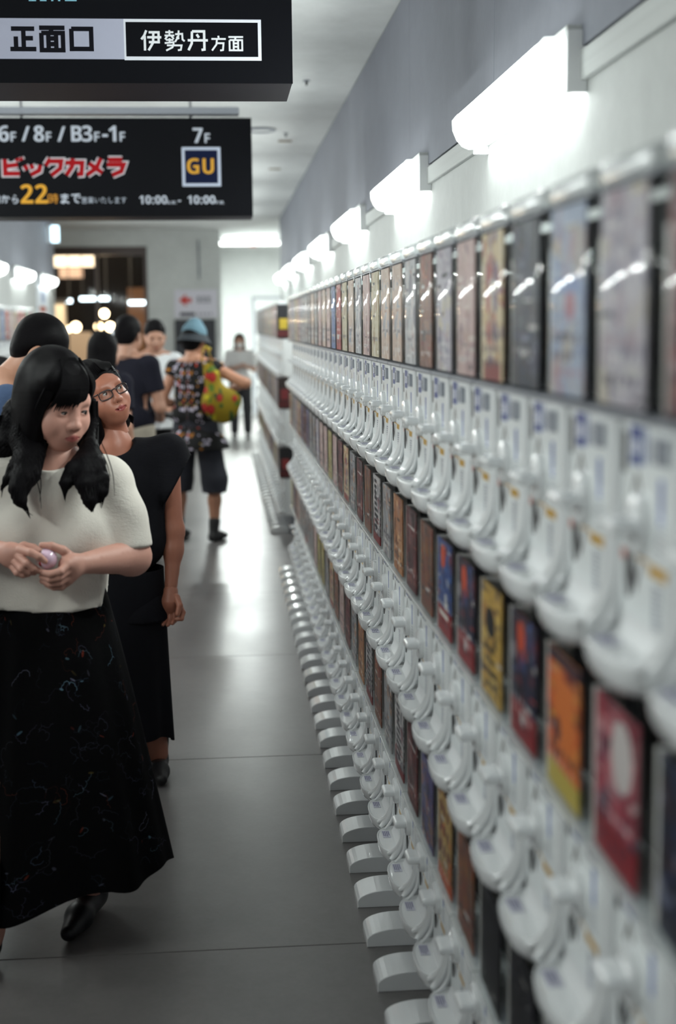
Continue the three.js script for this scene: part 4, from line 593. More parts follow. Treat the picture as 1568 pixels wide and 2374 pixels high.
  const topP = [
    ell(V(bx, neck.y - 0.13, zc), V(0.175, 0.155, 0.110), null, 0.06), cap(V(bx - 0.10, neck.y - 0.26, zc), V(bx + 0.085, neck.y - 0.26, zc), 0.105, 0.105, 0.06), ell(V(bx - 0.085, neck.y - 0.185, zc + 0.070), V(0.088, 0.088, 0.070), null, 0.05), ell(V(bx + 0.085, neck.y - 0.185, zc + 0.070), V(0.088, 0.088, 0.070), null, 0.05),
    cap(V(bx - 0.085, hemY - 0.05, zc), V(bx + 0.088, hemY - 0.05, zc), 0.128, 0.128, 0.09), cap(at(150, 1084, D + 0.02), at(248, 1108, D + 0.02), 0.050, 0.054, 0.05), cap(at(96, 1084, D + 0.02), at(-8, 1108, D + 0.02), 0.050, 0.054, 0.05), cap(at(126, 1096, D - 0.02), at(126, 1140, D - 0.02), 0.06, 0.07, 0.05),
    cap(at(252, 1114, D + 0.01), at(284, 1190, D - 0.005), 0.056, 0.056, 0.035), cap(at(284, 1190, D - 0.005), at(305, 1292, D - 0.02), 0.056, 0.060, 0.03), cap(at(-16, 1114, D + 0.01), at(-52, 1190, D), 0.056, 0.056, 0.035), cap(at(-52, 1190, D), at(-76, 1300, D - 0.02), 0.056, 0.060, 0.03),
    sub(cap(at(300, 1250, D - 0.01), at(312, 1340, D - 0.03), 0.044, 0.054), 0.003), sub(cap(at(-68, 1250, D), at(-84, 1340, D - 0.03), 0.044, 0.054), 0.003),
    sub(ell(V(neck.x, neck.y + 0.040, zc + 0.035), V(0.068, 0.050, 0.115)), 0.008),
    sub(cap(at(253, 1215, 3.50), at(256, 1330, 3.50), 0.004, 0.016), 0.018),
  ];
  const sl0 = at(357, 1262, D), sl1 = at(250, 1272, D), ctr = at(300, 1150, D);
  const topG = sdf(topP, 0.0062, 0.03, [(x, y) => hemY - y + 0.006 * Math.sin(x * 18), (x, y, z) => (x > -0.31 ? (sl0.y + (x - sl0.x) * 0.02 - y) : -1), (x, y) => (x < -0.60 && y < 1.06 ? 1.06 - y : -1)]);
  // soft folds running down the front and across the sleeve
  { const p = topG.attributes.position, n = topG.attributes.normal; for (let i = 0; i < p.count; i++) { const x = p.getX(i), y = p.getY(i), w = Math.min(1, Math.max(0, (1.10 - y) / 0.2)); const f = 0.0045 * w * Math.sin((x + 0.42) * 62 + y * 6) + 0.0025 * Math.sin((x - y) * 38); p.setXYZ(i, x + n.getX(i) * f, y + n.getY(i) * f * 0.3, p.getZ(i) + n.getZ(i) * f); } topG.computeVertexNormals(); }
  mesh('knit_top', planarUV(topG, 1, V(neck.x, 0, zc)), std({ color: rgb(0.66, 0.62, 0.56), roughness: 0.92, bumpMap: clothBump, bumpScale: 0.0014 }), t);
  // skirt: flared, uneven hem, fine scribbled print
  const c = canvas(1024, 1024), g2 = c.getContext('2d'); reseed(55); g2.fillStyle = '#040406'; g2.fillRect(0, 0, 1024, 1024);
  for (let i = 0; i < 200; i++) { const col = pick(['#6f8ea0', '#5d6078', '#77788c', '#3f4a5c', '#4a4a5e', '#4c4a60', '#3a4658', '#6a3020', '#4a4a5e']); g2.strokeStyle = col; g2.lineWidth = rr(1.2, 2.6); g2.globalAlpha = rr(0.25, 0.8); let x = rr(0, 1024), y = rr(0, 1024), a = rr(0, 6.3); g2.beginPath(); g2.moveTo(x, y); const n = 5 + Math.floor(rnd() * 9); for (let k = 0; k < n; k++) { a += rr(-1.5, 1.5); const s = rr(5, 17); const mx = x + Math.cos(a + 0.9) * s * 0.6, my = y + Math.sin(a + 0.9) * s * 0.6; x += Math.cos(a) * s; y += Math.sin(a) * s; g2.quadraticCurveTo(mx, my, x, y); } g2.stroke(); if (rnd() < 0.3) { g2.fillStyle = pick(['#8c3420', '#7c7c94', '#6c94a8', '#6c5c2c']); g2.beginPath(); g2.ellipse(x, y, rr(2, 5), rr(6, 14), rr(0, 3), 0, 7); g2.fill(); } }
  g2.globalAlpha = 1; const st = canvasTex(c); st.wrapS = st.wrapT = THREE.RepeatWrapping; st.repeat.set(1.75, 1);
  const top0 = hemY + 0.06, cx0 = neck.x - 0.012;
  const skG = gridGeo(120, 40, (u, v) => {
    const a = u * Math.PI * 2, ca = Math.cos(a), sa = Math.sin(a), fl = v ** 0.9;            // a = 0 towards +x (image right), a = 90 deg towards the camera
    const hemR = 0.205 + 0.09 * Math.max(0, -ca) + 0.05 * Math.max(0, sa) + 0.035 * Math.max(0, ca), r0 = 0.112 + 0.03 * Math.max(0, -ca) + 0.012 * Math.abs(ca), r = r0 + (hemR - r0) * fl + 0.013 * fl * Math.sin(a * 7 + 0.8) + 0.008 * fl * Math.sin(a * 12 + 2);
    const hem = 0.20 - 0.105 * Math.max(0, -ca * 0.8 + sa * 0.35) + 0.012 * Math.sin(a * 5);
    const y = top0 + (hem - top0) * v; return V(cx0 + (0.03 * fl) + ca * r * 1.02, y, zc + 0.01 + 0.02 * fl + sa * r * 0.82);
  });
  const sk = mesh('skirt', skG, phys({ map: st, roughness: 0.85, specularIntensity: 0.25, side: THREE.DoubleSide, bumpMap: clothBump, bumpScale: 0.0008 }), t);
  // shoes
  const shoeMat = std({ color: rgb(0.008, 0.008, 0.011), roughness: 0.45 });
  const shoe = (ax, az, dx, dz) => { const l = Math.hypot(dx, dz); const f = (k, y) => V(ax + dx / l * k, y, az + dz / l * k); return sdf([cap(f(-0.05, 0.045), f(0.07, 0.036), 0.038, 0.034), cap(f(0.07, 0.036), f(0.15, 0.026), 0.036, 0.022), cap(f(-0.05, 0.06), f(-0.03, 0.13), 0.036, 0.046), cap(f(-0.03, 0.13), f(-0.02, 0.26), 0.046, 0.054)], 0.006, 0.02, [(x, y) => 0.002 - y]); };
  mesh('shoe', shoe(-0.395, -3.70, -0.25, 1), shoeMat, t); mesh('shoe', shoe(-0.635, -3.40, -0.15, 1), shoeMat, t);
  // hair
  const cur = (l) => l.map(([x, y, z]) => H(x, y, z));
  const hairP = [ell(V(0, 0.034, -0.018), V(0.088, 0.106, 0.106)), ell(V(0, -0.06, -0.045), V(0.086, 0.12, 0.068), null, 0.04), ell(V(-0.07, -0.06, 0.005), V(0.032, 0.12, 0.052), null, 0.02), ell(V(0.074, -0.05, 0.0), V(0.024, 0.12, 0.046), null, 0.02),
    sub(ell(V(0.004, -0.035, 0.105), V(0.060, 0.122, 0.075)), 0.010), ell(V(-0.020, 0.075, 0.050), V(0.062, 0.040, 0.040), null, 0.03)];
  const hg = sdf(hairP, 0.004, 0.012); hg.applyMatrix4(hm);
  const body_locks = [];
  const lockS = []; reseed(63);
  const L = (pts, r) => { const w = pts.map(([x, y, z]) => at(x, y, z)); body_locks.push(...chain(w, r.map((q) => q * 0.86), 0.02)); lockS.push(...lockStrands(w, r, 20, 1, 0.0005)); };
  L([[74, 960, 3.61], [60, 1020, 3.59], [60, 1070, 3.54], [52, 1110, 3.505], [42, 1135, 3.487], [46, 1160, 3.477], [68, 1188, 3.47]], [0.050, 0.042, 0.033, 0.028, 0.022, 0.014, 0.002]);
  L([[48, 960, 3.66], [28, 1020, 3.65], [12, 1042, 3.64]], [0.055, 0.050, 0.045]);
  L([[92, 1010, 3.59], [86, 1050, 3.56], [78, 1100, 3.52], [62, 1135, 3.49]], [0.024, 0.02, 0.016, 0.003]);
  L([[32, 1080, 3.55], [18, 1110, 3.53], [2, 1138, 3.52]], [0.016, 0.009, 0.002]);
  L([[214, 930, 3.68], [214, 985, 3.67], [206, 1040, 3.60], [198, 1080, 3.53], [200, 1125, 3.482], [208, 1160, 3.466], [214, 1187, 3.462]], [0.012, 0.014, 0.022, 0.028, 0.025, 0.016, 0.004]);
  L([[184, 1058, 3.58], [168, 1088, 3.52], [152, 1120, 3.49], [151, 1150, 3.478]], [0.012, 0.018, 0.013, 0.002]);
  L([[214, 1030, 3.60], [226, 1075, 3.535], [237, 1110, 3.50], [239, 1140, 3.485], [233, 1165, 3.478]], [0.012, 0.018, 0.016, 0.011, 0.002]);
  const lg = sdf(body_locks, 0.005, 0.016);
  // combed relief: fine grooves that follow the fall of the hair
  { const p = lg.attributes.position, n = lg.attributes.normal; for (let i = 0; i < p.count; i++) { const f = 0.0013 * Math.sin((p.getX(i) + 0.12 * Math.sin(p.getY(i) * 9)) * 620); p.setXYZ(i, p.getX(i) + n.getX(i) * f, p.getY(i), p.getZ(i) + n.getZ(i) * f); } }
  const strands = [...lockS]; reseed(31);
  for (let i = 0; i < 26; i++) { const s = -0.058 + i * 0.0034, e = rr(-0.004, 0.006); strands.push([cur([[s * 0.45, 0.128, 0.035], [s * 0.9 - 0.004, 0.085, 0.092], [s - 0.006, 0.04, 0.1 - Math.abs(s) * 0.25], [s * 1.06 - 0.012 - e, 0.006 + (s + 0.058) * 0.22 + e, 0.1 - Math.abs(s) * 0.42]]), [0.003, 0.0042, 0.0036, 0.0008]]); }
  for (let i = 0; i < 12; i++) { const s = i * 0.003; strands.push([cur([[0.026, 0.128, 0.035], [0.045 + s * 0.5, 0.075, 0.075 - s * 0.3], [0.064 + s * 0.4, 0.01, 0.058 - s * 0.5], [0.068 + s * 0.3, -0.06, 0.045 - s * 0.6], [0.062 + s * 0.3, -0.13, 0.03 - s * 0.4]]), [0.003, 0.004, 0.004, 0.004, 0.002]]); }
  for (let i = 0; i < 12; i++) { const s = i * 0.003; strands.push([cur([[-0.03, 0.125, 0.035], [-0.06 - s * 0.5, 0.06, 0.07 - s * 0.4], [-0.074 - s * 0.3, -0.01, 0.055 - s * 0.5], [-0.078 - s * 0.2, -0.09, 0.045 - s * 0.6], [-0.075, -0.16, 0.035 - s * 0.4]]), [0.003, 0.004, 0.0045, 0.004, 0.002]]); }
  const fly = [[[232, 1020], [250, 1060], [262, 1100], [266, 1150]], [[78, 1090], [92, 1140], [96, 1180]], [[30, 1080], [14, 1105], [0, 1130]], [[46, 1150], [54, 1180], [76, 1195]], [[225, 1030], [246, 1070], [256, 1105]], [[88, 1060], [95, 1120], [92, 1165]]];
  for (const f of fly) strands.push([f.map(([x, y]) => at(x, y, 3.475)), [0.0012, 0.0012, 0.0005]]);
  const strip = (g) => { const h = g.toNonIndexed(); return h; };
  for (const g of [hg, lg]) planarUV(g, 4, V(at(127, 931, D).x, 0, at(127, 931, D).z));
  mesh('hair', merge([hg, lg, locks(strands)]), hairMat, t);
  // the capsule she holds
  const cp = thing('toy_capsule', 'round capsule with a pale pink half and a clear red half in her hands', 'capsule', [C.x, C.y, C.z]);
  const ax = V(1, 0.12, 0.45).normalize(), q = new THREE.Quaternion().setFromUnitVectors(V(0, 1, 0), ax), R = 0.0262;
  const hs = (a, b, r = R) => { const g = new THREE.SphereGeometry(r, 32, 16, 0, Math.PI * 2, a, b); g.applyQuaternion(q); return g; };
  mesh('pink_half', hs(0, Math.PI / 2), phys({ color: rgb(0.72, 0.52, 0.66), roughness: 0.18, clearcoat: 0.8, side: THREE.DoubleSide }), cp);
  mesh('clear_half', hs(Math.PI / 2, Math.PI / 2), phys({ color: rgb(0.95, 0.82, 0.84), roughness: 0.05, transmission: 1, thickness: 0, side: THREE.DoubleSide }), cp);
  mesh('seam_ring', new THREE.TorusGeometry(R, 0.0011, 8, 40).applyQuaternion(new THREE.Quaternion().setFromUnitVectors(V(0, 0, 1), ax)), std({ color: rgb(0.6, 0.5, 0.58), roughness: 0.3 }), cp);
  mesh('red_toy', merge([new THREE.SphereGeometry(0.010, 16, 12).scale(1, 0.8, 1.1).translate(-0.009, -0.010, 0.004), new THREE.SphereGeometry(0.008, 14, 10).translate(-0.004, -0.002, 0.006), new RoundedBoxGeometry(0.014, 0.007, 0.012, 2, 0.003).translate(-0.012, 0.004, 0)]), std({ color: rgb(0.32, 0.015, 0.02), roughness: 0.4 }), cp);
}
// ---------------------------------------------------------------- woman in black with glasses
{
  const D = 4.9, t = thing('person', 'woman in black with dark-rimmed glasses looking up at the signs', 'person', [0, 0, 0]);
  const skin = rgb(0.42, 0.165, 0.105), lip = rgb(0.30, 0.05, 0.045);
  const hm = frame(at(235, 917, D), 34, 1, 23, 0.98), H = (x, y, z) => V(x, y, z).applyMatrix4(hm);
  const neck = at(262, 1040, D + 0.02), sh = at(392, 1048, D + 0.02), sh2 = at(130, 1055, D + 0.02), el = at(404, 1232, D + 0.03), wr = at(396, 1370, D - 0.02), chest = at(270, 1150, D + 0.03), hip = at(280, 1420, D + 0.03);
  const zc = chest.z, A = (x, y, z) => at(x, y, z);
  const bodyP = [cap(H(0, -0.08, -0.025), neck, 0.050, 0.056), cap(neck, chest, 0.07, 0.10), ell(chest, V(0.15, 0.18, 0.09)), ell(hip, V(0.11, 0.14, 0.08)), cap(chest.clone().add(V(0, 0.04, 0)), sh, 0.045, 0.036), cap(chest.clone().add(V(0, 0.04, 0)), sh2, 0.045, 0.036), cap(sh, el, 0.036, 0.033), cap(el, A(402, 1275, D + 0.02), 0.033, 0.032), cap(A(402, 1275, D + 0.02), wr, 0.032, 0.022), cap(sh2, A(110, 1235, D + 0.05), 0.048, 0.04), cap(A(110, 1235, D + 0.05), A(125, 1380, D - 0.02), 0.038, 0.026), cap(A(125, 1380, D - 0.02), A(128, 1425, D - 0.03), 0.028, 0.02), cap(hip.clone().add(V(-0.07, 0, 0)), V(-0.45, 0.08, -4.93), 0.065, 0.042), cap(hip.clone().add(V(0.07, 0, 0)), V(-0.26, 0.08, -4.93), 0.065, 0.042)];
  const bodyG = colored(sdf(bodyP, 0.012, 0.03), (p, c) => c.copy(skin));
  const f = (pts, r) => chain(pts, r, 0.003);
  const hand = [cap(wr, A(396, 1396, D - 0.03), 0.025, 0.030, 0.02), ell(A(396, 1402, D - 0.03), V(0.030, 0.040, 0.018), null, 0.015),
    ...f([A(416, 1402, D - 0.035), A(424, 1420, D - 0.06), A(421, 1434, D - 0.075), A(409, 1436, D - 0.07)], [0.0105, 0.0098, 0.0088, 0.0072]),
    ...f([A(405, 1418, D - 0.03), A(405, 1438, D - 0.05), A(400, 1445, D - 0.065)], [0.0105, 0.0095, 0.0075]),
    ...f([A(395, 1420, D - 0.03), A(394, 1442, D - 0.045), A(389, 1449, D - 0.06)], [0.0102, 0.0092, 0.0072]),
    ...f([A(384, 1418, D - 0.028), A(382, 1440, D - 0.04), A(378, 1448, D - 0.055)], [0.0095, 0.0088, 0.0068]),
    ...f([A(410, 1385, D - 0.045), A(417, 1404, D - 0.075), A(412, 1424, D - 0.085)], [0.0125, 0.011, 0.0085])];
  const handG = colored(sdf(hand, 0.003, 0.006), (p, c) => c.copy(skin));
  const headG = headGeo(0.0025, skin, lip, { open: 0.0062, gape: 0.0022 }); headG.applyMatrix4(hm);
  const body = mesh('body', joinColored([bodyG, headG, handG]), skinMat(0.42), t);
  headExtras(body, hm, { open: 0.0062, gaze: [0.0035, 0.0015], brow: [0.0014, 0.0020, 0.0017, 0.0006] });
  // black top and long skirt
  const blk = phys({ color: rgb(0.0065, 0.0065, 0.009), roughness: 0.9, specularIntensity: 0.3, bumpMap: clothBump, bumpScale: 0.0012 });
  const hemS = A(432, 1076, D), hemS2 = A(384, 1165, D);
  const topP = [ell(V(chest.x, chest.y + 0.02, zc), V(0.185, 0.17, 0.115), null, 0.06), cap(V(chest.x - 0.06, hip.y, zc), V(chest.x + 0.055, hip.y, zc), 0.125, 0.125, 0.08), cap(V(chest.x - 0.06, hip.y - 0.09, zc), V(chest.x + 0.055, hip.y - 0.09, zc), 0.125, 0.125, 0.08), cap(V(chest.x - 0.06, chest.y - 0.15, zc), V(chest.x + 0.055, chest.y - 0.15, zc), 0.12, 0.12, 0.06), cap(neck.clone().add(V(-0.03, -0.018, 0)), sh.clone().add(V(-0.01, -0.008, 0)), 0.058, 0.060, 0.04), cap(neck.clone().add(V(0, -0.018, 0)), sh2, 0.058, 0.060, 0.04), cap(sh, A(418, 1130, D), 0.066, 0.085, 0.03), cap(sh2, A(95, 1130, D), 0.066, 0.08, 0.03), sub(ell(neck.clone().add(V(0.008, 0.03, 0.03)), V(0.066, 0.052, 0.12)), 0.008)];
  const dx = hemS2.x - hemS.x, dy = hemS2.y - hemS.y, dl = Math.hypot(dx, dy), nx = -dy / dl, ny = dx / dl;
  const topG = sdf(topP, 0.0075, 0.03, [(x, y) => (x > hemS2.x - 0.004 && y > 0.93 ? (x - hemS.x) * nx + (y - hemS.y) * ny : -1), (x, y) => (x < -0.52 ? 0.98 - y : -1), (x, y) => hip.y - 0.02 - y]);
  mesh('black_top', planarUV(topG, 1, V(chest.x, 0, zc)), blk, t);
  const skTop = hip.y + 0.16, cx = chest.x;
  mesh('long_skirt', gridGeo(90, 30, (u, v) => { const a = u * Math.PI * 2, ca = Math.cos(a), sa = Math.sin(a), r = 0.168 + 0.017 * v + 0.008 * v * Math.sin(a * 9) + (ca > 0 ? 0.012 * v : 0.02 * v), hem = 0.17 - 0.045 * Math.max(0, ca) ** 6 + 0.012 * Math.sin(a * 4); return V(cx - 0.01 + ca * r - 0.012 * v * (ca > 0 ? 1 : 0), skTop + (hem - skTop) * v, zc + sa * r * 0.8); }), phys({ color: rgb(0.0065, 0.0065, 0.009), roughness: 0.9, specularIntensity: 0.3, side: THREE.DoubleSide }), t);
  const shoeMat = std({ color: rgb(0.01, 0.01, 0.012), roughness: 0.5 });
  for (const x of [-0.45, -0.26]) mesh('shoe', sdf([cap(V(x, 0.04, -4.98), V(x + 0.01, 0.034, -4.86), 0.037, 0.034), cap(V(x + 0.01, 0.034, -4.86), V(x + 0.02, 0.026, -4.79), 0.035, 0.022), cap(V(x, 0.05, -4.97), V(x, 0.12, -4.95), 0.036, 0.044)], 0.008, 0.02, [(a, y) => 0.002 - y]), shoeMat, t);
  // hair: swept back from the forehead, tied low, with a grey streak
  const cur = (l) => l.map(([x, y, z]) => H(x, y, z));
  const hg = sdf([ell(V(0, 0.040, -0.022), V(0.084, 0.098, 0.100)), ell(V(0, -0.05, -0.055), V(0.080, 0.09, 0.050), null, 0.03), ell(V(-0.070, -0.045, -0.002), V(0.022, 0.085, 0.045), null, 0.02), ell(V(0.062, 0.02, -0.01), V(0.026, 0.08, 0.06), null, 0.02), sub(ell(V(0.004, -0.035, 0.108), V(0.066, 0.112, 0.078)), 0.008), ell(V(0.055, -0.115, -0.035), V(0.026, 0.03, 0.028), null, 0.02), ell(V(-0.06, -0.13, -0.03), V(0.04, 0.06, 0.035), null, 0.02)], 0.0045, 0.012);
  hg.applyMatrix4(hm); planarUV(hg, 4, at(235, 917, D));
  const st = []; reseed(77);
  for (let i = 0; i < 22; i++) { const s = -0.06 + i * 0.0055; st.push([cur([[s * 0.9, 0.083 - Math.abs(s) * 0.5, 0.080 - Math.abs(s) * 0.5], [s * 1.05, 0.118 - Math.abs(s) * 0.5, 0.045], [s * 1.2, 0.13 - Math.abs(s) * 0.6, -0.03], [s * 1.2, 0.08, -0.11]]), [0.0025, 0.004, 0.004, 0.002]]); }
  for (let i = 0; i < 9; i++) st.push([cur([[0.066 + i * 0.001, -0.085, -0.03], [0.076 + i * 0.0015, -0.115, -0.03 + i * 0.002], [0.082 + i * 0.002, -0.14 + i * 0.003, -0.022]]), [0.003, 0.0035, 0.0008]]);
  const hair = mesh('hair', merge([hg, locks(st)]), hairMat, t);
  const gs = []; for (let i = 0; i < 7; i++) gs.push([cur([[0.052 + i * 0.004, 0.072 - i * 0.007, 0.066 - i * 0.006], [0.066 + i * 0.003, 0.078 - i * 0.008, 0.035 - i * 0.004], [0.079 + i * 0.001, 0.062 - i * 0.009, -0.005]]), [0.0022, 0.0034, 0.0018]]);
  mesh('grey_streak', locks(gs), std({ color: rgb(0.20, 0.20, 0.21), roughness: 0.45 }), hair);
  // glasses
  const gm = std({ color: rgb(0.018, 0.008, 0.010), roughness: 0.25 }), gl = mesh('glasses', locks([[cur([[-0.010, 0.004, 0.101], [0, 0.0065, 0.104], [0.010, 0.004, 0.101]]), [0.0022, 0.0019, 0.0022]], [cur([[-0.060, 0.010, 0.088], [-0.072, 0.008, 0.06], [-0.080, 0.004, 0.0], [-0.08, -0.01, -0.02]]), [0.0026, 0.0022, 0.0016]], [cur([[0.060, 0.010, 0.088], [0.072, 0.008, 0.06], [0.080, 0.004, 0.0], [0.08, -0.01, -0.02]]), [0.0026, 0.0022, 0.0016]]]), gm, t);
  for (const s of [-1, 1]) {
    const o = []; for (let i = 0; i < 28; i++) { const a = i / 28 * Math.PI * 2, c = Math.cos(a), q = Math.sin(a), x = 0.0245 * Math.sign(c) * Math.abs(c) ** 0.6, y = 0.0150 * Math.sign(q) * Math.abs(q) ** 0.6; o.push(V(s * (0.0345 + x), -0.003 + y, 0.1005 - Math.abs(0.0345 + x) * 0.20)); }
    mesh('rim', tube(o.map((p) => p.clone().applyMatrix4(hm)), 0.0023, 90, 6, true), gm, gl);
    const lens = new THREE.BufferGeometry(), pp = [], ii = [], c0 = V(s * 0.0345, -0.003, 0.1005 - 0.0345 * 0.2 + 0.0006); for (const p of [c0, ...o]) { const q = p.clone().applyMatrix4(hm); pp.push(q.x, q.y, q.z); } for (let i = 0; i < 28; i++) ii.push(0, 1 + i, 1 + (i + 1) % 28); lens.setAttribute('position', new THREE.Float32BufferAttribute(pp, 3)); lens.setIndex(ii); lens.computeVertexNormals(); mesh('lens', lens, phys({ color: rgb(0.96, 0.97, 0.97), roughness: 0.02, transmission: 1, thickness: 0, ior: 1.5, side: THREE.DoubleSide }), gl);
  }
}
// ---------------------------------------------------------------- people further down the aisle
// figure(): local frame facing +z, left = +x, nominal height 1.65; arms given as elbow/wrist points
function figure(label, x, z, turn, height, o) {
  const t = thing('person', label, 'person', [x, 0, z], rad(turn)), s = height / 1.65, P = (a, b, c) => V(a * s, b * s, c * s), cell = o.cell ?? 0.013;
  const skin = o.skin || rgb(0.42, 0.22, 0.15), br = o.broad ?? 1, hm = frame(P(...(o.head || [0, 1.525, 0.015])), o.look?.[0] ?? 0, o.look?.[1] ?? 0, o.look?.[2] ?? 0, s * 1.0);
  const sh = [P(0.165 * br, 1.335, 0), P(-0.165 * br, 1.335, 0)], el = o.el ? o.el.map((q) => P(...q)) : [P(0.215 * br, 1.06, -0.03), P(-0.215 * br, 1.06, -0.03)], wr = o.wr ? o.wr.map((q) => P(...q)) : [P(0.21 * br, 0.83, 0.05), P(-0.21 * br, 0.83, 0.05)];
  const hp = [P(0.085, 0.9, 0), P(-0.085, 0.9, 0)], st = o.stance ?? 0.1, kn = [P(st, 0.48, 0.01), P(-st, 0.48, 0.01)], an = [P(st * 1.05, 0.08, -0.02), P(-st * 1.05, 0.08, -0.02)], nk = P(0, 1.40, -0.01), fwd = V(0, 0, 1);
  const body = [cap(V(0, -0.1, -0.02).applyMatrix4(hm), nk, 0.05 * s, 0.055 * s), ell(P(0, 1.2, 0), V(0.15 * br * s, 0.2 * s, 0.095 * s), null, 0.05), ell(P(0, 0.97, 0), V(0.14 * br * s, 0.17 * s, 0.095 * s), null, 0.05), cap(nk, P(0, 1.25, 0), 0.06 * s, 0.1 * s)];
  for (let i = 0; i < 2; i++) {
    const d = wr[i].clone().sub(el[i]).normalize(), hc = wr[i].clone().addScaledVector(d, 0.05 * s), side = V(d.z, 0, -d.x).normalize().lengthSq() > 0.1 ? V(d.z, 0, -d.x).normalize() : V(0, 0, 1);
    body.push(cap(nk, sh[i], 0.05 * s, 0.052 * s), cap(sh[i], el[i], 0.047 * s, 0.038 * s), cap(el[i], wr[i], 0.038 * s, 0.026 * s), cap(wr[i], hc, 0.028 * s, 0.034 * s), cap(hp[i], kn[i], 0.08 * s, 0.052 * s), cap(kn[i], an[i].clone().lerp(kn[i], 0.6), 0.052 * s, 0.05 * s), cap(an[i].clone().lerp(kn[i], 0.6), an[i], 0.05 * s, 0.034 * s));
    for (let f = 0; f < 4; f++) { const off = side.clone().multiplyScalar((f - 1.5) * 0.017 * s), a = hc.clone().addScaledVector(d, 0.02 * s).add(off), b = a.clone().addScaledVector(d, 0.055 * s).add(V(0, -0.012 * s, 0)); body.push(cap(a, b, 0.0088 * s, 0.0078 * s, 0.004)); }
    body.push(cap(wr[i].clone().addScaledVector(d, 0.03 * s), hc.clone().addScaledVector(side, 0.045 * s), 0.013 * s, 0.009 * s, 0.006));
  }
  const head = headGeo(o.headCell ?? 0.005, skin, skin.clone().multiply(rgb(0.75, 0.45, 0.45)), { open: 0.005 }); head.applyMatrix4(hm);
  const b = mesh('body', joinColored([colored(sdf(body, cell, 0.025), (p, c) => c.copy(skin)), head]), skinMat(), t);
  headExtras(b, hm, {});
  // shirt
  const [sl, hem, neckR] = [o.sleeve ?? 0.62, (o.hem ?? 0.84) * s, 0.068 * s];
  const tp = [ell(P(0, 1.2, 0), V(0.175 * br * s, 0.21 * s, 0.12 * s), null, 0.06), cap(P(-0.06 * br, 0.98, 0), P(0.06 * br, 0.98, 0), 0.122 * s, 0.122 * s, 0.08), cap(P(-0.06 * br, hem / s - 0.05, 0), P(0.06 * br, hem / s - 0.05, 0), (o.flare ?? 0.125) * s, (o.flare ?? 0.125) * s, 0.08)];
  for (let i = 0; i < 2; i++) { const e = sh[i].clone().lerp(el[i], sl); tp.push(cap(P(0, 1.36, -0.01), sh[i], 0.05 * s, 0.064 * s, 0.04), cap(sh[i], e, 0.066 * s, 0.064 * s, 0.02)); }
  const cuts = [(x_, y) => hem - y]; for (let i = 0; i < 2; i++) { const e = sh[i].clone().lerp(el[i], sl), d = el[i].clone().sub(sh[i]).normalize(); cuts.push((a, y, c) => { const u = (a - e.x) * d.x + (y - e.y) * d.y + (c - e.z) * d.z; return Math.sign(e.x) * a > (0.13 * br) * s && Math.hypot(a - e.x, y - e.y, c - e.z) < 0.14 * s ? u : -1; }); }
  tp.push(sub(ell(P(0, 1.435, 0.03), V(neckR, 0.058 * s, 0.1 * s)), 0.008));
  const tg = planarUV(sdf(tp, cell * 0.8, 0.03, cuts), o.shirtScale ?? 1, V(0, 0, 0)); mesh(o.shirtName || 'shirt', tg, o.shirt, t);
  // trousers, shorts
  if (o.legs) { const lh = (o.legHem ?? 0.1) * s, lp = [ell(P(0, 0.95, 0), V(0.155 * br * s, 0.14 * s, 0.115 * s), null, 0.05)]; for (let i = 0; i < 2; i++) lp.push(cap(hp[i], kn[i], 0.098 * s, (o.legR ?? 0.075) * s, 0.03), cap(kn[i], an[i], (o.legR ?? 0.075) * s, (o.legR ?? 0.075) * 0.85 * s, 0.03)); mesh(o.legsName || 'trousers', planarUV(sdf(lp, cell * 0.8, 0.025, [(x_, y) => lh - y, (x_, y) => y - 1.02 * s]), 1), o.legs, t); }
  for (let i = 0; i < 2; i++) { const a = an[i], hi = (o.boot ?? 0.03) * s; mesh('shoe', sdf([cap(V(a.x, 0.04 * s, a.z - 0.04 * s), V(a.x, 0.036 * s, a.z + 0.08 * s), 0.036 * s, 0.035 * s), cap(V(a.x, 0.036 * s, a.z + 0.08 * s), V(a.x * 1.05, 0.03 * s, a.z + 0.15 * s), 0.036 * s, 0.026 * s), cap(V(a.x, 0.05 * s, a.z - 0.02 * s), V(a.x, 0.07 * s + hi, a.z), 0.036 * s, 0.044 * s)], 0.009, 0.02, [(x_, y) => 0.001 - y]), o.shoe || std({ color: rgb(0.02, 0.02, 0.022), roughness: 0.6 }), t); }
  // hair
  const hp0 = o.hair === 'long' ? [ell(V(0, 0.034, -0.018), V(0.088, 0.104, 0.104)), ell(V(0, -0.09, -0.045), V(0.088, 0.15, 0.06), null, 0.04), ell(V(-0.074, -0.08, -0.005), V(0.024, 0.14, 0.045), null, 0.02), ell(V(0.074, -0.08, -0.005), V(0.024, 0.14, 0.045), null, 0.02), sub(ell(V(0, -0.035, 0.108), V(0.062, 0.108, 0.075)), 0.01)]
    : [ell(V(0, 0.045, -0.022), V(0.088, 0.098, 0.102)), ell(V(0, -0.012, -0.058), V(0.076, 0.066, 0.045), null, 0.03), sub(ell(V(0, -0.045, 0.100), V(0.074, 0.110, 0.082)), 0.01), sub(ell(V(0.092, -0.03, -0.006), V(0.034, 0.058, 0.034)), 0.006), sub(ell(V(-0.092, -0.03, -0.006), V(0.034, 0.058, 0.034)), 0.006)];
  const hg = sdf(hp0, 0.006, 0.012); hg.applyMatrix4(hm); mesh('hair', planarUV(hg, 4), hairMat, t);
  return { t, hm, P, s, sh, el, wr };
}
const darkCloth = phys({ color: rgb(0.012, 0.012, 0.020), roughness: 0.9, specularIntensity: 0.3, bumpMap: clothBump, bumpScale: 0.002 });
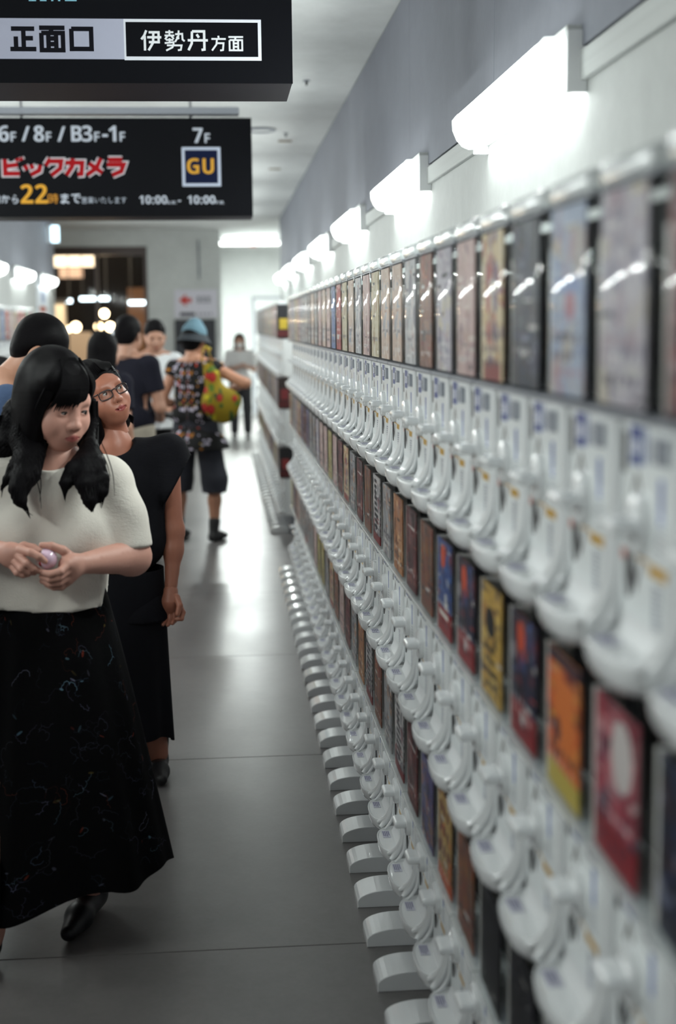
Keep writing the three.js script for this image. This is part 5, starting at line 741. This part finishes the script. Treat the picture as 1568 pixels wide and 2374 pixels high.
// man in a blue shirt, seen from behind, turned to the right
{ const p = at(90, 818, 5.3); figure('dark-haired man in a blue shirt with his head bent', p.x - 0.115, -5.3, 96, 1.65, { shirt: cloth(0.05, 0.085, 0.17, 0.9), legs: cloth(0.02, 0.02, 0.03), head: [0, p.y, 0.115], look: [0, 40, 0], headCell: 0.004, skin: rgb(0.50, 0.26, 0.17) }); }
figure('dark-haired girl in a grey shirt beside the man in blue', -1.06, -6.9, 150, 1.46, { shirt: cloth(0.3, 0.3, 0.32), legs: cloth(0.03, 0.03, 0.04), hair: 'long' });
// shoppers added beyond the frame to cast shade on the near floor
[['brown', -1.12, -0.75, 255, 1.66], ['olive', -1.2, -1.65, 280, 1.62], ['grey', -1.1, -2.5, 262, 1.7], ['navy', -1.16, -3.3, 275, 1.64], ['black', -1.2, -4.25, 268, 1.72]].forEach(([n, x, z, a, hgt], i) => figure(`added unseen shopper in a ${n} shirt facing the cabinets along the left wall`, x, z, a, hgt, { cell: 0.02, headCell: 0.009, shirt: cloth(...{ brown: [0.12, 0.07, 0.05], olive: [0.1, 0.1, 0.05], grey: [0.2, 0.2, 0.21], navy: [0.03, 0.04, 0.09], black: [0.02, 0.02, 0.02] }[n]), legs: cloth(0.03, 0.03, 0.04), hair: i % 2 ? 'long' : 'short' }));
// woman with long dark hair, back turned
{ const p = at(236, 772, 8.6); figure('woman with long dark hair standing behind the man in navy', p.x, -8.6, 140, p.y, { shirt: darkCloth, legs: cloth(0.03, 0.03, 0.035), hair: 'long', look: [0, 12, 0] }); }
// man in a navy T-shirt and beige trousers
{ const p = at(294, 738, 9.6); figure('man in a navy T-shirt and beige trousers with his back turned', p.x, -9.6, 150, p.y + 0.005, { shirt: darkCloth, broad: 1.02, legs: cloth(0.36, 0.32, 0.26), el: [[0.24, 1.06, 0.0], [-0.23, 1.05, 0.02]], wr: [[0.12, 1.0, 0.22], [-0.10, 0.98, 0.22]], hem: 0.82, look: [10, 14, 0] }); }
// man in a white T-shirt and black shorts
{ const p = at(360, 745, 11.3); figure('young man in a white T-shirt and black shorts facing the camera', p.x - 0.01, -11.3, 20, p.y, { shirt: cloth(0.66, 0.68, 0.70, 0.9), legs: cloth(0.014, 0.014, 0.016), legHem: 0.46, legR: 0.095, legsName: 'shorts', el: [[0.25, 1.06, 0.02], [-0.25, 1.06, 0.02]], wr: [[0.08, 0.99, 0.2], [-0.10, 0.99, 0.2]], hem: 0.80, flare: 0.145, look: [-12, 12, 0] }); }
// white-capped person between them
{ const p = at(284, 756, 11.9); const f = figure('person in a white cap half hidden behind the man in navy', p.x, -11.9, 40, p.y - 0.01, { shirt: cloth(0.5, 0.3, 0.2), legs: cloth(0.05, 0.05, 0.06) }); const g = sdf([ell(V(0, 0.06, -0.015), V(0.098, 0.092, 0.112)), ell(V(0, 0.048, 0.12), V(0.07, 0.012, 0.06), null, 0.02)], 0.008, 0.015, [(x, y) => 0.035 - y]); g.applyMatrix4(f.hm); mesh('cap', planarUV(g), cloth(0.62, 0.66, 0.72), f.t); }
// girl in a white mask at the far end
{ const f = figure('girl with long hair and a white face mask at the far end', 0.275, -20.0, -3, 1.49, { shirt: cloth(0.55, 0.54, 0.54), legs: cloth(0.02, 0.02, 0.024), hair: 'long', cell: 0.016, headCell: 0.007, el: [[0.22, 1.08, 0.02], [-0.22, 1.08, 0.02]], wr: [[0.08, 1.15, 0.2], [-0.06, 1.12, 0.2]], sleeve: 0.8 }); const g = sdf([ell(V(0, -0.055, 0.068), V(0.056, 0.05, 0.042))], 0.007, 0.01); g.applyMatrix4(f.hm); mesh('face_mask', planarUV(g), cloth(0.7, 0.7, 0.7), f.t); }
// woman in a bucket hat with a yellow bag
{
  const dotTex = (() => { const c = canvas(512, 512), x = c.getContext('2d'); reseed(18); x.fillStyle = '#08070a'; x.fillRect(0, 0, 512, 512); for (let i = 0; i < 120; i++) { const col = pick(['#cfc6d8', '#cfc6d8', '#b8b0c4', '#b0701c', '#b83818', '#8c7420', '#c8c0d0']); x.fillStyle = col; const px = rr(0, 512), py = rr(0, 512), r = rr(7, 17); for (const [a, b] of [[0, 0], [512, 0], [-512, 0], [0, 512], [0, -512]]) { x.beginPath(); x.ellipse(px + a, py + b, r, r * rr(0.7, 1), 0.6, 0, 7); x.fill(); } } const t = canvasTex(c); t.wrapS = t.wrapT = THREE.RepeatWrapping; t.repeat.set(2.2, 2.2); return t; })();
  const dots = std({ map: dotTex, roughness: 0.85 }), plainTop = darkCloth;
  const Z = 10.5, hx = at(436, 735, Z).x + 0.035;
  const f = figure('woman in a blue bucket hat with a yellow flowered tote bag', hx, -Z, 152, 1.60, { shirt: dots, shirtName: 'dotted_tunic', hem: 0.72, flare: 0.215, broad: 1.02, legs: cloth(0.028, 0.030, 0.042), legHem: 0.38, legR: 0.10, legsName: 'shorts', stance: 0.15, boot: 0.09, look: [0, 10, 0], el: [[0.26, 1.08, -0.06], [-0.44, 1.22, 0.0]], wr: [[0.12, 1.02, 0.2], [-0.26, 1.18, 0.19]], skin: rgb(0.50, 0.24, 0.15), sleeve: 0.25 });
  const hat = sdf([ell(V(0, 0.075, -0.01), V(0.094, 0.088, 0.106)), cap(V(0, 0.1, -0.01), V(0, 0.13, -0.01), 0.07, 0.062)], 0.007, 0.02, [(x, y) => 0.045 - y]); hat.applyMatrix4(f.hm);
  const h = mesh('bucket_hat', planarUV(hat), cloth(0.10, 0.18, 0.23, 0.9), f.t);
  const brim = gridGeo(40, 5, (u, v) => { const a = u * Math.PI * 2, r = 0.096 + 0.040 * v; return V(Math.cos(a) * r, 0.058 - 0.062 * v, -0.01 + Math.sin(a) * r * 1.1); }); brim.applyMatrix4(f.hm); mesh('brim', brim, std({ color: rgb(0.02, 0.025, 0.032), roughness: 0.85, side: THREE.DoubleSide }), h);
  // the bag hangs from her shoulder: its own thing
  const flo = (() => { const c = canvas(256, 256), x = c.getContext('2d'); reseed(19); x.fillStyle = '#937c0a'; x.fillRect(0, 0, 256, 256); for (let i = 0; i < 34; i++) { x.fillStyle = pick(['#54701c', '#3c5c24', '#2c4c24', '#b8a818']); x.beginPath(); x.ellipse(rr(0, 256), rr(0, 256), rr(10, 22), rr(7, 16), rr(0, 3), 0, 7); x.fill(); } for (let i = 0; i < 9; i++) { const a = rr(20, 236), b = rr(20, 236); x.fillStyle = '#a41c1c'; x.beginPath(); x.arc(a, b, rr(15, 25), 0, 7); x.fill(); x.fillStyle = '#d05030'; x.beginPath(); x.arc(a + 3, b - 3, 5, 0, 7); x.fill(); } return canvasTex(c); })();
  const bc = at(508, 905, 10.28), bag = thing('tote_bag', 'yellow tote bag with red flowers hanging from the hat woman shoulder', 'bag', [bc.x, bc.y, -10.28], 0);
  const bm = std({ map: flo, roughness: 0.8, side: THREE.DoubleSide });
  const q = (px, py, dz = 0) => at(px, py, 10.28).sub(V(bc.x, bc.y, -10.28)).add(V(0, 0, dz));
  const sack = sdf([...chain([q(487, 862), q(505, 925), q(518, 950)], [0.045, 0.085, 0.10], 0.05), cap(q(500, 935), q(532, 930), 0.10, 0.085, 0.05), cap(q(482, 850), q(492, 870), 0.03, 0.05, 0.03)], 0.009, 0.04); { const p = sack.attributes.position; for (let i = 0; i < p.count; i++) p.setZ(i, p.getZ(i) * 0.6); sack.computeVertexNormals(); const uv = new Float32Array(p.count * 2); for (let i = 0; i < p.count; i++) { uv[i * 2] = p.getX(i) * 3.2 + 0.5; uv[i * 2 + 1] = p.getY(i) * 2.4 + 0.5; } sack.setAttribute('uv', new THREE.BufferAttribute(uv, 2)); }
  mesh('sack', sack, bm, bag);
  mesh('handle', taperTube([q(476, 858), q(468, 830), q(474, 806, -0.05), q(486, 812, -0.1)], [0.02, 0.014, 0.014, 0.014], 20, 8, 0.4), bm, bag); mesh('handle', taperTube([q(494, 862), q(490, 834), q(483, 812, -0.05), q(488, 810, -0.1)], [0.02, 0.014, 0.014, 0.014], 20, 8, 0.4), bm, bag);
}
renderer.render(scene, camera);
